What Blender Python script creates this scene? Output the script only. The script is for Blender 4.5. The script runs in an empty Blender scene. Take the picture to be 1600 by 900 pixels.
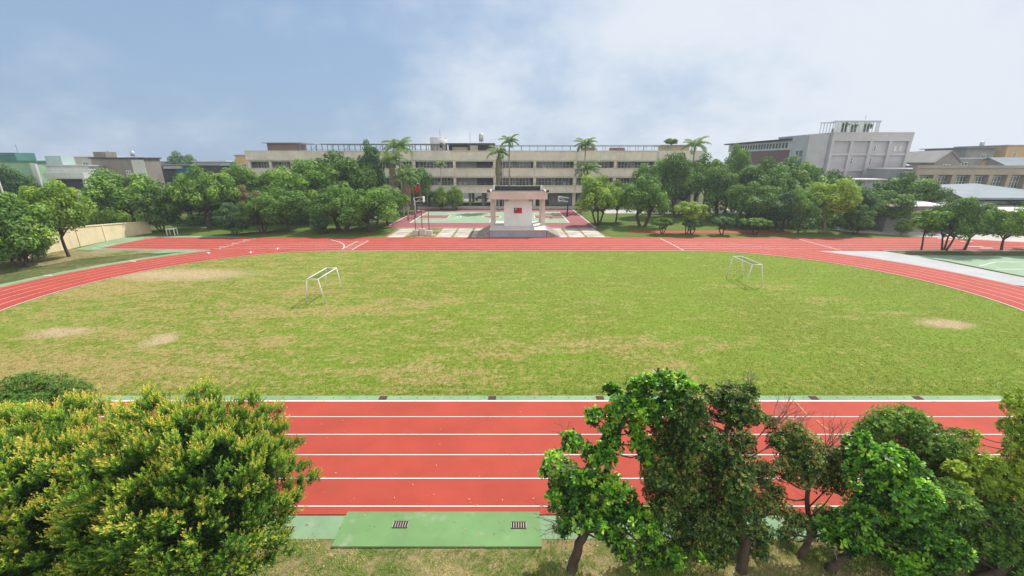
import bpy, bmesh, math, random
import numpy as np
from mathutils import Vector, Matrix
R = math.radians
SC = bpy.context.scene
COL = SC.collection
random.seed(3)

# ---------------------------------------------------------------- camera
CH, CF = 10.5, 655.0
PITCH = math.atan(197 / CF)
cam = bpy.data.cameras.new('camera'); camo = bpy.data.objects.new('camera', cam); COL.objects.link(camo)
camo.location = (0, 0, CH); camo.rotation_euler = (math.pi / 2 - PITCH, 0, 0)
cam.sensor_width = 36; cam.lens = 36 * CF / 1600; cam.clip_start = 0.1; cam.clip_end = 6000
SC.camera = camo
# ---------------------------------------------------------------- sky and sun
SUN_EL, SUN_AZ = R(52), R(38)          # azimuth from +Y towards +X
w = bpy.data.worlds.new('World'); SC.world = w; w.use_nodes = True
nt = w.node_tree; N = nt.nodes; L = nt.links; N.clear()
wo = N.new('ShaderNodeOutputWorld'); bg = N.new('ShaderNodeBackground'); bg.inputs[1].default_value = 0.12
sky = N.new('ShaderNodeTexSky'); sky.sky_type = 'NISHITA'; sky.sun_disc = False
sky.sun_elevation = SUN_EL; sky.sun_rotation = SUN_AZ; sky.air_density = 1.0; sky.dust_density = 0.6; sky.ozone_density = 2.0
tc = N.new('ShaderNodeTexCoord')
sep = N.new('ShaderNodeSeparateXYZ'); L.new(tc.outputs['Generated'], sep.inputs[0])
def wmath(op, a, b=None, c=None, clamp=False):
    m = N.new('ShaderNodeMath'); m.operation = op; m.use_clamp = clamp
    for i, v in enumerate((a, b, c)):
        if v is None: continue
        if isinstance(v, (int, float)): m.inputs[i].default_value = v
        else: L.new(v, m.inputs[i])
    return m.outputs[0]
den = wmath('ADD', sep.outputs[2], 0.55)
cx = wmath('DIVIDE', sep.outputs[0], den); cy = wmath('DIVIDE', sep.outputs[1], den)
cmb = N.new('ShaderNodeCombineXYZ'); L.new(cx, cmb.inputs[0]); L.new(cy, cmb.inputs[1])
n1 = N.new('ShaderNodeTexNoise'); n1.inputs['Scale'].default_value = 1.9; n1.inputs['Detail'].default_value = 9; n1.inputs['Roughness'].default_value = 0.58
mp = N.new('ShaderNodeMapping'); mp.inputs['Location'].default_value = (5.1, 2.2, 0); L.new(cmb.outputs[0], mp.inputs[0]); L.new(mp.outputs[0], n1.inputs['Vector'])
n2 = N.new('ShaderNodeTexNoise'); n2.inputs['Scale'].default_value = 4.2; n2.inputs['Detail'].default_value = 6; L.new(tc.outputs['Generated'], n2.inputs['Vector'])
bias = wmath('MULTIPLY', sep.outputs[0], 0.27)
f1 = wmath('ADD', n1.outputs[0], bias)
f2 = wmath('MULTIPLY_ADD', n2.outputs[0], 0.22, f1)
cr = N.new('ShaderNodeMapRange'); cr.inputs['From Min'].default_value = 0.41; cr.inputs['From Max'].default_value = 0.84
cr.interpolation_type = 'SMOOTHSTEP'; cr.inputs['To Min'].default_value = 0.0; cr.inputs['To Max'].default_value = 0.95
L.new(f2, cr.inputs[0])
veil = N.new('ShaderNodeMapRange'); veil.interpolation_type = 'SMOOTHSTEP'; L.new(sep.outputs[2], veil.inputs[0])
for i_, v_ in enumerate((-0.02, 0.50, 0.92, 0.45)): veil.inputs[i_ + 1].default_value = v_
vm = N.new('ShaderNodeMix'); vm.data_type = 'RGBA'; L.new(veil.outputs[0], vm.inputs[0]); L.new(sky.outputs[0], vm.inputs[6]); vm.inputs[7].default_value = (2.35, 3.4, 4.9, 1)
cm = N.new('ShaderNodeMix'); cm.data_type = 'RGBA'; L.new(cr.outputs[0], cm.inputs[0]); L.new(vm.outputs[2], cm.inputs[6]); cm.inputs[7].default_value = (6.1, 6.55, 7.1, 1)
back = N.new('ShaderNodeMapRange'); back.interpolation_type = 'SMOOTHSTEP'; L.new(sep.outputs[1], back.inputs[0])   # added bright sky behind the camera, out of view, lifts the shaded facade
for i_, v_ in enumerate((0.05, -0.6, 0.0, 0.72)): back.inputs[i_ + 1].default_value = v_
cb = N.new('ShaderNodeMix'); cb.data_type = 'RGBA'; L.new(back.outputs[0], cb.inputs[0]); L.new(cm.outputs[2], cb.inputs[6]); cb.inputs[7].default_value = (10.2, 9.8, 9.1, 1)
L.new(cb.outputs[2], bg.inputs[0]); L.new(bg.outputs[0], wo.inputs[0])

sl = bpy.data.lights.new('sun', 'SUN'); sl.energy = 4.6; sl.angle = R(0.55); sl.color = (1, 0.94, 0.85)
so = bpy.data.objects.new('sun', sl); COL.objects.link(so); so.location = (60, 60, 80)
sd = Vector((math.cos(SUN_EL) * math.sin(SUN_AZ), math.cos(SUN_EL) * math.cos(SUN_AZ), math.sin(SUN_EL)))
so.rotation_euler = sd.to_track_quat('Z', 'Y').to_euler()
SC.view_settings.view_transform = 'Standard'; SC.view_settings.look = 'None'; SC.view_settings.gamma = 1
SC.view_settings.exposure = 0.14
SC.render.engine = 'CYCLES'
try:
    SC.cycles.max_bounces = 6; SC.cycles.transparent_max_bounces = 6; SC.cycles.volume_bounces = 0
except Exception: pass

# ---------------------------------------------------------------- survey helpers (photo pixel -> metres)
def ray(px, py):
    u = (px - 800) / CF; v = (450 - py) / CF; c, s = math.cos(PITCH), math.sin(PITCH)
    return (u, c + v * s, -s + v * c)
def G(px, py, z=0.0):
    d = ray(px, py); t = (z - CH) / d[2]; return (d[0] * t, d[1] * t)
def P(px, py, Y):
    d = ray(px, py); t = Y / d[1]; return (d[0] * t, Y, CH + d[2] * t)

# ---------------------------------------------------------------- object helpers
def tag(o, label=None, cat=None, group=None, kind=None):
    if label: o['label'] = label
    if cat: o['category'] = cat
    if group: o['group'] = group
    if kind: o['kind'] = kind
    return o
def empty(name, loc=(0, 0, 0), rz=0.0):
    o = bpy.data.objects.new(name, None); COL.objects.link(o); o.location = loc; o.rotation_euler = (0, 0, rz); o.empty_display_size = 0.3
    return o
def linkmesh(name, me, m, parent=None):
    o = bpy.data.objects.new(name, me); COL.objects.link(o)
    if m is not None: me.materials.append(m)
    if parent is not None: o.parent = parent
    return o
class MB:
    def __init__(s): s.b = bmesh.new()
    def box(s, x0, x1, y0, y1, z0, z1, rz=0, piv=None):
        co = [(x, y, z) for x in (x0, x1) for y in (y0, y1) for z in (z0, z1)]
        if rz:
            px, py = piv if piv else ((x0 + x1) / 2, (y0 + y1) / 2); c, q = math.cos(rz), math.sin(rz)
            co = [(px + (x - px) * c - (y - py) * q, py + (x - px) * q + (y - py) * c, z) for x, y, z in co]
        v = [s.b.verts.new(c) for c in co]
        for f in ((0, 1, 3, 2), (4, 6, 7, 5), (0, 4, 5, 1), (2, 3, 7, 6), (0, 2, 6, 4), (1, 5, 7, 3)):
            s.b.faces.new([v[i] for i in f])
        return s
    def prism(s, pts, z0, z1):
        lo = [s.b.verts.new((x, y, z0)) for x, y in pts]; hi = [s.b.verts.new((x, y, z1)) for x, y in pts]
        n = len(pts); s.b.faces.new(hi); s.b.faces.new(lo[::-1])
        for i in range(n):
            j = (i + 1) % n; s.b.faces.new((lo[i], lo[j], hi[j], hi[i]))
        return s
    def hull(s, lo, hi):
        a = [s.b.verts.new(p) for p in lo]; b = [s.b.verts.new(p) for p in hi]; n = len(a)
        s.b.faces.new(b); s.b.faces.new(a[::-1])
        for i in range(n):
            j = (i + 1) % n; s.b.faces.new((a[i], a[j], b[j], b[i]))
        return s
    def face(s, pts):
        s.b.faces.new([s.b.verts.new(p) for p in pts]); return s
    def tube(s, pts, rad, n=7):
        pts = [Vector(p) for p in pts]
        if isinstance(rad, (int, float)): rad = [rad] * len(pts)
        rings = []
        for i, p in enumerate(pts):
            d = (pts[min(i + 1, len(pts) - 1)] - pts[max(i - 1, 0)])
            if d.length < 1e-6: d = Vector((0, 0, 1))
            d.normalize(); a = d.orthogonal() if abs(d.z) < .99 else Vector((1, 0, 0)); a = (a - d * a.dot(d)).normalized(); c = d.cross(a)
            if i == 0: ref = a
            else:
                a = (ref - d * ref.dot(d));
                a = a.normalized() if a.length > 1e-4 else d.orthogonal().normalized(); c = d.cross(a); ref = a
            rings.append([s.b.verts.new(p + (a * math.cos(2 * math.pi * k / n) + c * math.sin(2 * math.pi * k / n)) * rad[i]) for k in range(n)])
        for i in range(len(rings) - 1):
            for k in range(n):
                s.b.faces.new((rings[i][k], rings[i][(k + 1) % n], rings[i + 1][(k + 1) % n], rings[i + 1][k]))
        s.b.faces.new(rings[0][::-1]); s.b.faces.new(rings[-1])
        return s
    def done(s, name, m, parent=None, smooth=False, bevel=0):
        bmesh.ops.recalc_face_normals(s.b, faces=s.b.faces)
        me = bpy.data.meshes.new(name); s.b.to_mesh(me); s.b.free()
        if smooth: me.polygons.foreach_set('use_smooth', [True] * len(me.polygons))
        o = linkmesh(name, me, m, parent)
        if bevel:
            b = o.modifiers.new('bevel', 'BEVEL'); b.width = bevel; b.segments = 2; b.limit_method = 'ANGLE'
        return o
def npmesh(name, V, F, m, parent=None, tint=None):
    V = np.ascontiguousarray(V, dtype=np.float32); F = np.ascontiguousarray(F, dtype=np.int32)
    me = bpy.data.meshes.new(name); k = F.shape[1]
    me.vertices.add(len(V)); me.vertices.foreach_set('co', V.ravel())
    me.loops.add(F.size); me.loops.foreach_set('vertex_index', F.ravel())
    me.polygons.add(len(F)); me.polygons.foreach_set('loop_start', np.arange(0, F.size, k, dtype=np.int32)); me.polygons.foreach_set('loop_total', np.full(len(F), k, dtype=np.int32))
    if tint is not None:
        a = me.attributes.new('tint', 'FLOAT', 'FACE'); a.data.foreach_set('value', np.ascontiguousarray(tint, dtype=np.float32))
    me.update(calc_edges=True)
    return linkmesh(name, me, m, parent)

# ---------------------------------------------------------------- materials
class NT:
    def __init__(s, name):
        s.m = bpy.data.materials.new(name); s.m.use_nodes = True; s.t = s.m.node_tree; s.t.nodes.clear()
        s.out = s.n('ShaderNodeOutputMaterial')
    def n(s, t): return s.t.nodes.new(t)
    def l(s, a, b): s.t.links.new(a, b)
    def noise(s, scale, detail=4, rough=.55, vec=None, dist=0):
        x = s.n('ShaderNodeTexNoise'); x.inputs['Scale'].default_value = scale; x.inputs['Detail'].default_value = detail; x.inputs['Roughness'].default_value = rough; x.inputs['Distortion'].default_value = dist
        if vec is not None: s.l(vec, x.inputs['Vector'])
        return x.outputs[0]
    def math(s, op, a, b=None, c=None, clamp=False):
        m = s.n('ShaderNodeMath'); m.operation = op; m.use_clamp = clamp
        for i, v in enumerate((a, b, c)):
            if v is None: continue
            if isinstance(v, (int, float)): m.inputs[i].default_value = v
            else: s.l(v, m.inputs[i])
        return m.outputs[0]
    def ramp(s, fac, stops):
        r = s.n('ShaderNodeValToRGB'); s.l(fac, r.inputs[0]); e = r.color_ramp.elements
        while len(e) < len(stops): e.new(0.5)
        for i, (p, c) in enumerate(stops): e[i].position = p; e[i].color = (*c, 1)
        return r.outputs[0]
    def mr(s, v, a, b, c=0, d=1):
        m = s.n('ShaderNodeMapRange'); s.l(v, m.inputs[0])
        for i, q in enumerate((a, b, c, d)): m.inputs[i + 1].default_value = q
        m.interpolation_type = 'SMOOTHSTEP'
        return m.outputs[0]
    def mix(s, f, a, b, blend='MIX'):
        m = s.n('ShaderNodeMix'); m.data_type = 'RGBA'; m.blend_type = blend
        for i, v in ((0, f), (6, a), (7, b)):
            if isinstance(v, (int, float)): m.inputs[i].default_value = v
            elif isinstance(v, tuple): m.inputs[i].default_value = (*v, 1)
            else: s.l(v, m.inputs[i])
        return m.outputs[2]
    def pos(s): return s.n('ShaderNodeNewGeometry').outputs['Position']
    def obj(s): return s.n('ShaderNodeTexCoord').outputs['Object']
    def bsdf(s, col, rough=.8, bump=None, bstr=.3, bdist=.02, spec=.3, metal=0):
        b = s.n('ShaderNodeBsdfPrincipled')
        if isinstance(col, tuple): b.inputs['Base Color'].default_value = (*col, 1)
        else: s.l(col, b.inputs['Base Color'])
        if isinstance(rough, (int, float)): b.inputs['Roughness'].default_value = rough
        else: s.l(rough, b.inputs['Roughness'])
        b.inputs['Specular IOR Level'].default_value = spec; b.inputs['Metallic'].default_value = metal
        if bump is not None:
            u = s.n('ShaderNodeBump'); u.inputs['Strength'].default_value = bstr; u.inputs['Distance'].default_value = bdist; s.l(bump, u.inputs['Height']); s.l(u.outputs[0], b.inputs['Normal'])
        return b
    def fin(s, sh): s.l(sh.outputs[0], s.out.inputs[0]); return s.m
def mat(name, col, rough=.75, var=.18, scale=2.0, fine=30, bstr=.2, spec=.3, metal=0, stain=None, streak=0):
    """weathered surface: broad colour variation, fine grain and optional darker dirt with its own shape"""
    t = NT(name); p = t.pos(); a = t.noise(scale, 5, .6, p); b = t.noise(fine, 3, .6, p)
    c = t.mix(t.mr(a, .3, .7), tuple(x * (1 - var) for x in col), tuple(min(1, x * (1 + var * .6)) for x in col))
    c = t.mix(t.math('MULTIPLY', b, var * .7), c, tuple(x * .6 for x in col))
    if stain:
        mp = t.n('ShaderNodeMapping'); mp.inputs['Scale'].default_value = (1.6, 1.6, .22); t.l(p, mp.inputs[0])
        s_ = t.noise(1.1, 6, .65, mp.outputs[0]); c = t.mix(t.mr(s_, .52, .74, 0, stain), c, tuple(x * .38 for x in col))
    return t.fin(t.bsdf(c, rough, b, bstr, .01, spec, metal))

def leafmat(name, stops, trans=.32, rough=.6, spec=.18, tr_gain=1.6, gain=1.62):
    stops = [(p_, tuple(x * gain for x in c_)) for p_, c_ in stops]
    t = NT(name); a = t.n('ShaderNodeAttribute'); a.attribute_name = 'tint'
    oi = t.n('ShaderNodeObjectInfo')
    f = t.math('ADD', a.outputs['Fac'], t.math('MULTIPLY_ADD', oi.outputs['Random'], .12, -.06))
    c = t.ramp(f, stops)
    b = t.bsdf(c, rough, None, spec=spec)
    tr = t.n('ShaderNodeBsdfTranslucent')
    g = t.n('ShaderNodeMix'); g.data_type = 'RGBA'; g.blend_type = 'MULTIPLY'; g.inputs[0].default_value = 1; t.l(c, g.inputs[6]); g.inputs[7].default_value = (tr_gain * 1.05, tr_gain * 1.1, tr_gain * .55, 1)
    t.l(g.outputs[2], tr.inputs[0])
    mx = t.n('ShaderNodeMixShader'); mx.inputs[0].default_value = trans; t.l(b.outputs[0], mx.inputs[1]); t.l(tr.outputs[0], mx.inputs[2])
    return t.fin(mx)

# grass of the infield, used by the sheet and by its tufts alike
BARE = [(-29.1, 25.0, 1.7, .75), (-21.7, 23.9, .8, .95), (29.3, 26.5, 1.6, .8), (-32.5, 39.5, 6.0, 1.9)]
WORN = [(-25.2, 24.8, 1.5, .45), (-36.0, 34.8, 4.5, 2.2), (23.3, 35.4, 1.7, 1.6), (25.5, 31.5, 2.4, .9), (19.0, 35.6, 1.6, .6), (-17.2, 34.0, 1.6, 1.2),
        (-14.2, 28.8, 2.6, .8), (-17.8, 28.8, 2.2, .9), (-11.0, 29.5, 3.0, .8), (-24, 19.8, 7, 1.8), (-4.5, 19.5, 2.4, 1.0), (-1.0, 22, 1.4, .6), (-6.3, 31.2, 2.8, .6), (26.3, 28.3, 2.8, .6), (8.4, 20.0, 1.4, 1.6), (-16, 23.6, 2.4, .5), (6, 23, 6, .9)]
def grass_colour(t, p):
    sp = t.n('ShaderNodeSeparateXYZ'); t.l(p, sp.inputs[0])
    fl = t.n('ShaderNodeCombineXYZ'); t.l(sp.outputs[0], fl.inputs[0]); t.l(sp.outputs[1], fl.inputs[1]); q = fl.outputs[0]
    mp = t.n('ShaderNodeMapping'); mp.inputs['Scale'].default_value = (.55, 1.2, 1); t.l(q, mp.inputs[0])
    big = t.noise(.13, 5, .62, q); mid = t.noise(.95, 7, .70, mp.outputs[0]); fine = t.noise(3.2, 6, .72, q); vf = t.noise(14, 4, .7, q)
    g = t.ramp(t.math('MULTIPLY_ADD', vf, .35, t.math('MULTIPLY', fine, .65)), [(.25, (.065, .095, .014)), (.44, (.155, .215, .028)), (.58, (.235, .28, .042)), (.78, (.42, .40, .11))])
    g = t.mix(t.mr(t.math('MULTIPLY_ADD', mid, .5, t.math('MULTIPLY', big, .5)), .40, .60), g, t.mix(.6, g, (.185, .30, .03)))
    # dry turf: left half drier
    xb = t.mr(sp.outputs[0], -36, 36, .035, -.045)
    wob = t.n('ShaderNodeVectorMath'); wob.operation = 'MULTIPLY_ADD'
    nn = t.n('ShaderNodeTexNoise'); nn.inputs['Scale'].default_value = .9; nn.inputs['Detail'].default_value = 7; nn.inputs['Roughness'].default_value = .7; t.l(q, nn.inputs['Vector'])
    t.l(nn.outputs[1], wob.inputs[0]); wob.inputs[1].default_value = (2.6, 2.0, 0); t.l(q, wob.inputs[2])
    def spots(lst):
        tot = None
        for (x, y, rx, ry) in lst:
            v = t.n('ShaderNodeVectorMath'); v.operation = 'SUBTRACT'; t.l(wob.outputs[0], v.inputs[0]); v.inputs[1].default_value = (x + 1.3, y + 1.0, 0)
            u = t.n('ShaderNodeVectorMath'); u.operation = 'DIVIDE'; t.l(v.outputs[0], u.inputs[0]); u.inputs[1].default_value = (rx * 1.2, ry * 1.2, 1)
            ln = t.n('ShaderNodeVectorMath'); ln.operation = 'LENGTH'; t.l(u.outputs[0], ln.inputs[0])
            tot = ln.outputs['Value'] if tot is None else t.math('MINIMUM', tot, ln.outputs['Value'])
        return tot
    worn = t.mr(spots(WORN), .3, 1.8, .065, 0)
    d = t.math('ADD', t.math('ADD', t.math('MULTIPLY', mid, .55), t.math('MULTIPLY', fine, .45)), t.math('ADD', xb, worn))
    dry = t.ramp(t.math('MULTIPLY_ADD', vf, .5, t.math('MULTIPLY', fine, .5)), [(.3, (.21, .14, .055)), (.5, (.40, .295, .125)), (.7, (.56, .44, .22))])
    c = t.mix(t.mr(d, .48, .61, 0, .78), g, dry)
    tot = spots(BARE)
    soil = t.ramp(t.math('MULTIPLY_ADD', vf, .6, t.math('MULTIPLY', fine, .4)), [(.3, (.28, .205, .11)), (.55, (.54, .42, .26)), (.75, (.68, .56, .37))])
    c = t.mix(t.mr(t.math('ADD', tot, t.math('MULTIPLY_ADD', fine, 1.2, -.6)), .4, 1.35, .88, 0), c, soil)
    return c, fine, vf
t = NT('infield_grass'); p = t.pos(); c, f_, v_ = grass_colour(t, p)
m_field = t.fin(t.bsdf(c, .9, t.math('ADD', t.noise(9, 5, .75, p), v_), .9, .06, .1))
t = NT('infield_blades'); p = t.pos(); c, f_, v_ = grass_colour(t, p); a = t.n('ShaderNodeAttribute'); a.attribute_name = 'tint'
c = t.mix(1.0, c, t.ramp(a.outputs['Fac'], [(0, (.95, 1.0, .9)), (1, (1.55, 1.45, 1.4))]), 'MULTIPLY')
b = t.bsdf(c, .7, None, spec=.15); tr = t.n('ShaderNodeBsdfTranslucent'); t.l(c, tr.inputs[0]); mx = t.n('ShaderNodeMixShader'); mx.inputs[0].default_value = .35; t.l(b.outputs[0], mx.inputs[1]); t.l(tr.outputs[0], mx.inputs[2])
m_blade = t.fin(mx)
def rough_ground(name, green, dry, amt):
    t = NT(name); p = t.pos(); a = t.noise(.35, 5, .6, p); b = t.noise(2.0, 6, .7, p); v = t.noise(16, 5, .75, p)
    g = t.mix(v, tuple(x * .5 for x in green), tuple(x * 1.5 for x in green)); d = t.mix(v, tuple(x * .6 for x in dry), tuple(x * 1.4 for x in dry))
    c = t.mix(t.mr(t.math('MULTIPLY_ADD', a, .5, t.math('MULTIPLY', b, .5)), amt - .07, amt + .09), d, g)
    return t.fin(t.bsdf(c, .95, t.math('ADD', v, b), .9, .05, .1))
m_ground = rough_ground('lawn_ground', (.075, .115, .026), (.20, .165, .085), .47)
m_shadelawn = rough_ground('shaded_lawn', (.105, .165, .03), (.22, .18, .09), .40)
m_dryverge = rough_ground('dry_verge', (.11, .165, .034), (.33, .26, .14), .50)

def trackmat(name, col, w=.12):
    t = NT(name); p = t.pos(); a = t.noise(.5, 5, .6, p); b = t.noise(70, 2, .6, p)
    mp = t.n('ShaderNodeMapping'); mp.inputs['Scale'].default_value = (.25, 3.0, 1); t.l(p, mp.inputs[0]); s_ = t.noise(1.2, 6, .6, mp.outputs[0])
    c = t.mix(t.mr(a, .3, .7), tuple(x * (1 - w) for x in col), tuple(x * (1 + w * .5) for x in col))
    c = t.mix(t.mr(s_, .55, .8, 0, .35), c, tuple(min(1, x * .7 + .06) for x in col))
    if w > .13:
        st = t.noise(1.1, 7, .7, p); c = t.mix(t.mr(st, .54, .70, 0, .55), c, (.42, .44, .36)); st2 = t.noise(2.3, 7, .75, p); c = t.mix(t.mr(st2, .56, .74, 0, .5), c, tuple(x * .45 for x in col))
    c = t.mix(t.math('MULTIPLY', b, .25), c, tuple(x * .55 for x in col))
    sc = t.noise(5, 8, .8, p); c = t.mix(t.mr(sc, .66, .74, 0, .5), c, (.45, .3, .22)); wr = t.noise(.22, 6, .65, p); c = t.mix(t.mr(wr, .50, .66, 0, .22), c, tuple(min(1, x * .8 + .03) for x in col))
    return t.fin(t.bsdf(c, .8, b, .35, .008, .25))
m_red = trackmat('red_track_rubber', (.43, .066, .040))
m_court_red = trackmat('court_maroon', (.33, .11, .115))
m_court_green = trackmat('court_green', (.28, .40, .265))
m_apron = trackmat('green_apron', (.235, .37, .21), .2)
m_board = trackmat('green_board', (.175, .32, .125), .15)
m_white = mat('white_line_paint', (.78, .77, .74), .6, .12, 1.5, 40)
t = NT('worn_white_paint'); p = t.pos(); w1 = t.noise(6, 8, .75, p); w2 = t.noise(.6, 4, .6, p)
c = t.mix(t.mr(t.math('MULTIPLY_ADD', w2, .35, t.math('MULTIPLY', w1, .65)), .54, .64, 0, .75), (.76, .75, .72), (.52, .30, .25))
m_white = t.fin(t.bsdf(c, .65, w1, .2, .005, .2))
m_orange = mat('orange_line_paint', (.62, .28, .08), .6, .2, 3, 40)
m_conc = mat('pale_concrete', (.50, .475, .43), .9, .22, .8, 25, stain=None)
m_conc2 = mat('white_concrete', (.42, .43, .44), .85, .1, .5, 25)
m_slab = mat('paving_slab', (.52, .48, .41), .9, .3, .45, 20)
m_wallcream = mat('cream_wall', (.80, .68, .45), .85, .08, .6, 20, stain=.25)
m_tile = mat('beige_tile', (.70, .65, .55), .7, .12, .5, 14, stain=.22)
m_tile_pale = mat('pale_green_soffit', (.70, .74, .62), .8, .12, .5, 14, stain=.15)
m_col = mat('cream_column', (.72, .66, .53), .8, .1, .5, 14, stain=.2)
m_dark = mat('dark_render', (.075, .08, .085), .9, .3, 1, 12)
m_inwall = mat('grey_corridor_wall', (.36, .36, .34), .9, .2, .6, 10)
m_stage = mat('stage_beige', (.60, .51, .46), .8, .1, .8, 20, stain=.15)
m_stagewhite = mat('stage_white', (.72, .71, .72), .75, .06, .7, 20)
m_platform = mat('stage_platform_render', (.34, .38, .44), .85, .12, .8, 20, stain=.3)
m_platform_top = mat('stage_floor', (.66, .63, .57), .85, .12, .8, 20)
m_stone = mat('rubble_step', (.33, .31, .27), .9, .35, 2.5, 20)
m_blackroof = mat('stained_roof_felt', (.055, .055, .06), .9, .5, 1.2, 9, stain=None)
m_metal = mat('galvanised_steel', (.52, .54, .55), .45, .15, 2, 20, metal=.4)
m_whitemetal = mat('white_painted_steel', (.78, .78, .74), .5, .1, 3, 30)
m_greymetal = mat('grey_steel', (.22, .23, .24), .5, .2, 2, 20, metal=.3)
m_dpole = mat('brown_pole', (.20, .13, .11), .6, .2, 2, 20)
m_blue = mat('blue_paint', (.04, .05, .16), .6, .2, 2, 20)
m_net = mat('dark_net', (.10, .095, .085), .9, .1, 2, 20)
m_rust = mat('rusty_grate', (.15, .085, .075), .8, .35, 8, 60, metal=.2)
m_pit = mat('drain_pit', (.03, .025, .022), .9, .2, 2, 20)
m_bark = mat('bark', (.095, .07, .05), .95, .35, 3, 22, bstr=.8)
m_barkgrey = mat('pale_bark', (.26, .23, .19), .95, .3, 3, 22, bstr=.6)
m_palmtrunk = mat('palm_trunk', (.30, .27, .22), .9, .25, 3, 14, bstr=.5)
m_twig = mat('dry_twig', (.22, .18, .15), .9, .25, 5, 30)
m_bluemetal = mat('blue_grey_metal_roof', (.20, .25, .285), .65, .12, .3, 8)
m_whiteroof = mat('white_sheet_roof', (.78, .78, .76), .5, .1, .5, 8)
m_greywall = mat('grey_plaster', (.30, .30, .29), .9, .15, .4, 8, stain=.35)
m_grey_lt = mat('light_grey_plaster', (.50, .50, .50), .85, .08, .4, 8, stain=.18)
m_panelgrey = mat('pale_lilac_grey_panel', (.47, .45, .48), .85, .08, .4, 8, stain=.14)
m_brick = None
t = NT('red_brown_brick'); br = t.n('ShaderNodeTexBrick'); mp = t.n('ShaderNodeMapping'); mp.inputs['Rotation'].default_value = (R(90), 0, 0); t.l(t.pos(), mp.inputs[0]); t.l(mp.outputs[0], br.inputs[0])
br.inputs['Color1'].default_value = (.20, .10, .085, 1); br.inputs['Color2'].default_value = (.15, .085, .08, 1); br.inputs['Mortar'].default_value = (.25, .22, .2, 1); br.inputs['Scale'].default_value = 1.8
m_brick = t.fin(t.bsdf(br.outputs[0], .9))
m_mint = mat('mint_green_tile', (.30, .50, .33), .75, .1, .4, 8, stain=.2)
m_teal = mat('dark_teal_tile', (.08, .22, .19), .7, .15, .4, 8)
m_tealblue = mat('teal_blue_sheet', (.03, .17, .24), .7, .15, .4, 8)
m_paleblue = mat('pale_blue_plaster', (.42, .55, .56), .8, .1, .4, 8, stain=.2)
m_whitewall = mat('white_plaster', (.62, .64, .62), .8, .1, .4, 8, stain=.3)
m_taupe = mat('taupe_plaster', (.27, .245, .22), .9, .15, .4, 8, stain=.4)
m_brownroof = mat('brown_tin_roof', (.20, .16, .145), .8, .2, .5, 8)
m_orangewall = mat('orange_plaster', (.62, .42, .22), .85, .1, .4, 8, stain=.2)
m_tan = mat('tan_plaster', (.42, .36, .27), .85, .12, .4, 8, stain=.3)
m_yellow = mat('yellow_panel', (.65, .42, .08), .7, .1, .5, 8)
m_redflag = mat('red_cloth', (.45, .012, .025), .8, .1, 2, 20)
m_navy = mat('navy_cloth', (.02, .03, .13), .8, .1, 2, 20)
t = NT('window_glass'); v = t.n('ShaderNodeTexVoronoi'); v.inputs['Scale'].default_value = .9; t.l(t.pos(), v.inputs[0])
m_glass = t.fin(t.bsdf(t.mix(t.mr(v.outputs[0], 0, .8), (.035, .05, .06), (.11, .14, .16)), .08, None, spec=.8))
m_frame = mat('aluminium_frame', (.72, .76, .76), .5, .1, 2, 20)
m_paleglass = mat('pale_roof_glazing', (.55, .63, .62), .3, .1, .8, 8, spec=.6)

# foliage colours (tint: leaf age, with crown shade and top light painted in)
lf_dark = leafmat('leaf_dark_green', [(0, (.022, .050, .010)), (.45, (.058, .118, .020)), (.8, (.11, .195, .032)), (1, (.13, .21, .045))], .16)
lf_mid = leafmat('leaf_mid_green', [(0, (.032, .07, .014)), (.45, (.075, .15, .024)), (.8, (.13, .22, .034)), (1, (.22, .32, .05))], .2)
lf_light = leafmat('leaf_light_green', [(0, (.045, .09, .014)), (.45, (.11, .19, .026)), (.8, (.19, .27, .036)), (1, (.30, .37, .055))], .24)
lf_yellow = leafmat('leaf_yellow_green', [(0, (.06, .10, .014)), (.45, (.15, .22, .028)), (.8, (.22, .30, .036)), (1, (.34, .39, .06))], .26)
lf_blue = leafmat('leaf_blue_green', [(0, (.016, .042, .018)), (.5, (.044, .098, .034)), (.85, (.09, .17, .052)), (1, (.12, .2, .08))], .2)
lf_brown = leafmat('leaf_reddish_brown', [(0, (.07, .055, .03)), (.5, (.14, .10, .05)), (1, (.24, .15, .08))], .2)
lf_fuku = leafmat('leaf_glossy_bright', [(0, (.007, .020, .005)), (.36, (.022, .068, .010)), (.62, (.066, .185, .016)), (.84, (.13, .31, .024)), (1, (.28, .42, .045))], .2, .38, .35, 1.7, 1.6)
lf_fine = leafmat('leaf_small_dark', [(0, (.007, .018, .005)), (.42, (.026, .062, .013)), (.66, (.072, .138, .026)), (.86, (.15, .21, .045)), (1, (.30, .20, .07))], .14, .5, .2, 1.6, 1.6)
lf_podo = leafmat('leaf_podocarp', [(0, (.02, .045, .012)), (.35, (.045, .105, .02)), (.6, (.13, .235, .032)), (.82, (.30, .36, .055)), (1, (.52, .36, .10))], .26, .5, .2, 1.6, 1.6)
lf_grass = leafmat('grass_blade', [(0, (.09, .15, .025)), (.45, (.17, .23, .05)), (.65, (.32, .28, .13)), (1, (.50, .42, .25))], .3, .8, .1)
lf_palm = leafmat('leaf_palm', [(0, (.03, .07, .02)), (.5, (.075, .14, .035)), (.8, (.15, .21, .06)), (1, (.26, .24, .10))], .3)
lf_dead = leafmat('leaf_dead_palm', [(0, (.07, .065, .045)), (.5, (.14, .125, .085)), (1, (.24, .21, .14))], .15)

lf_litter = leafmat('dry_leaf_litter', [(0, (.10, .07, .03)), (.5, (.26, .19, .08)), (1, (.42, .34, .18))], .1)
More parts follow.
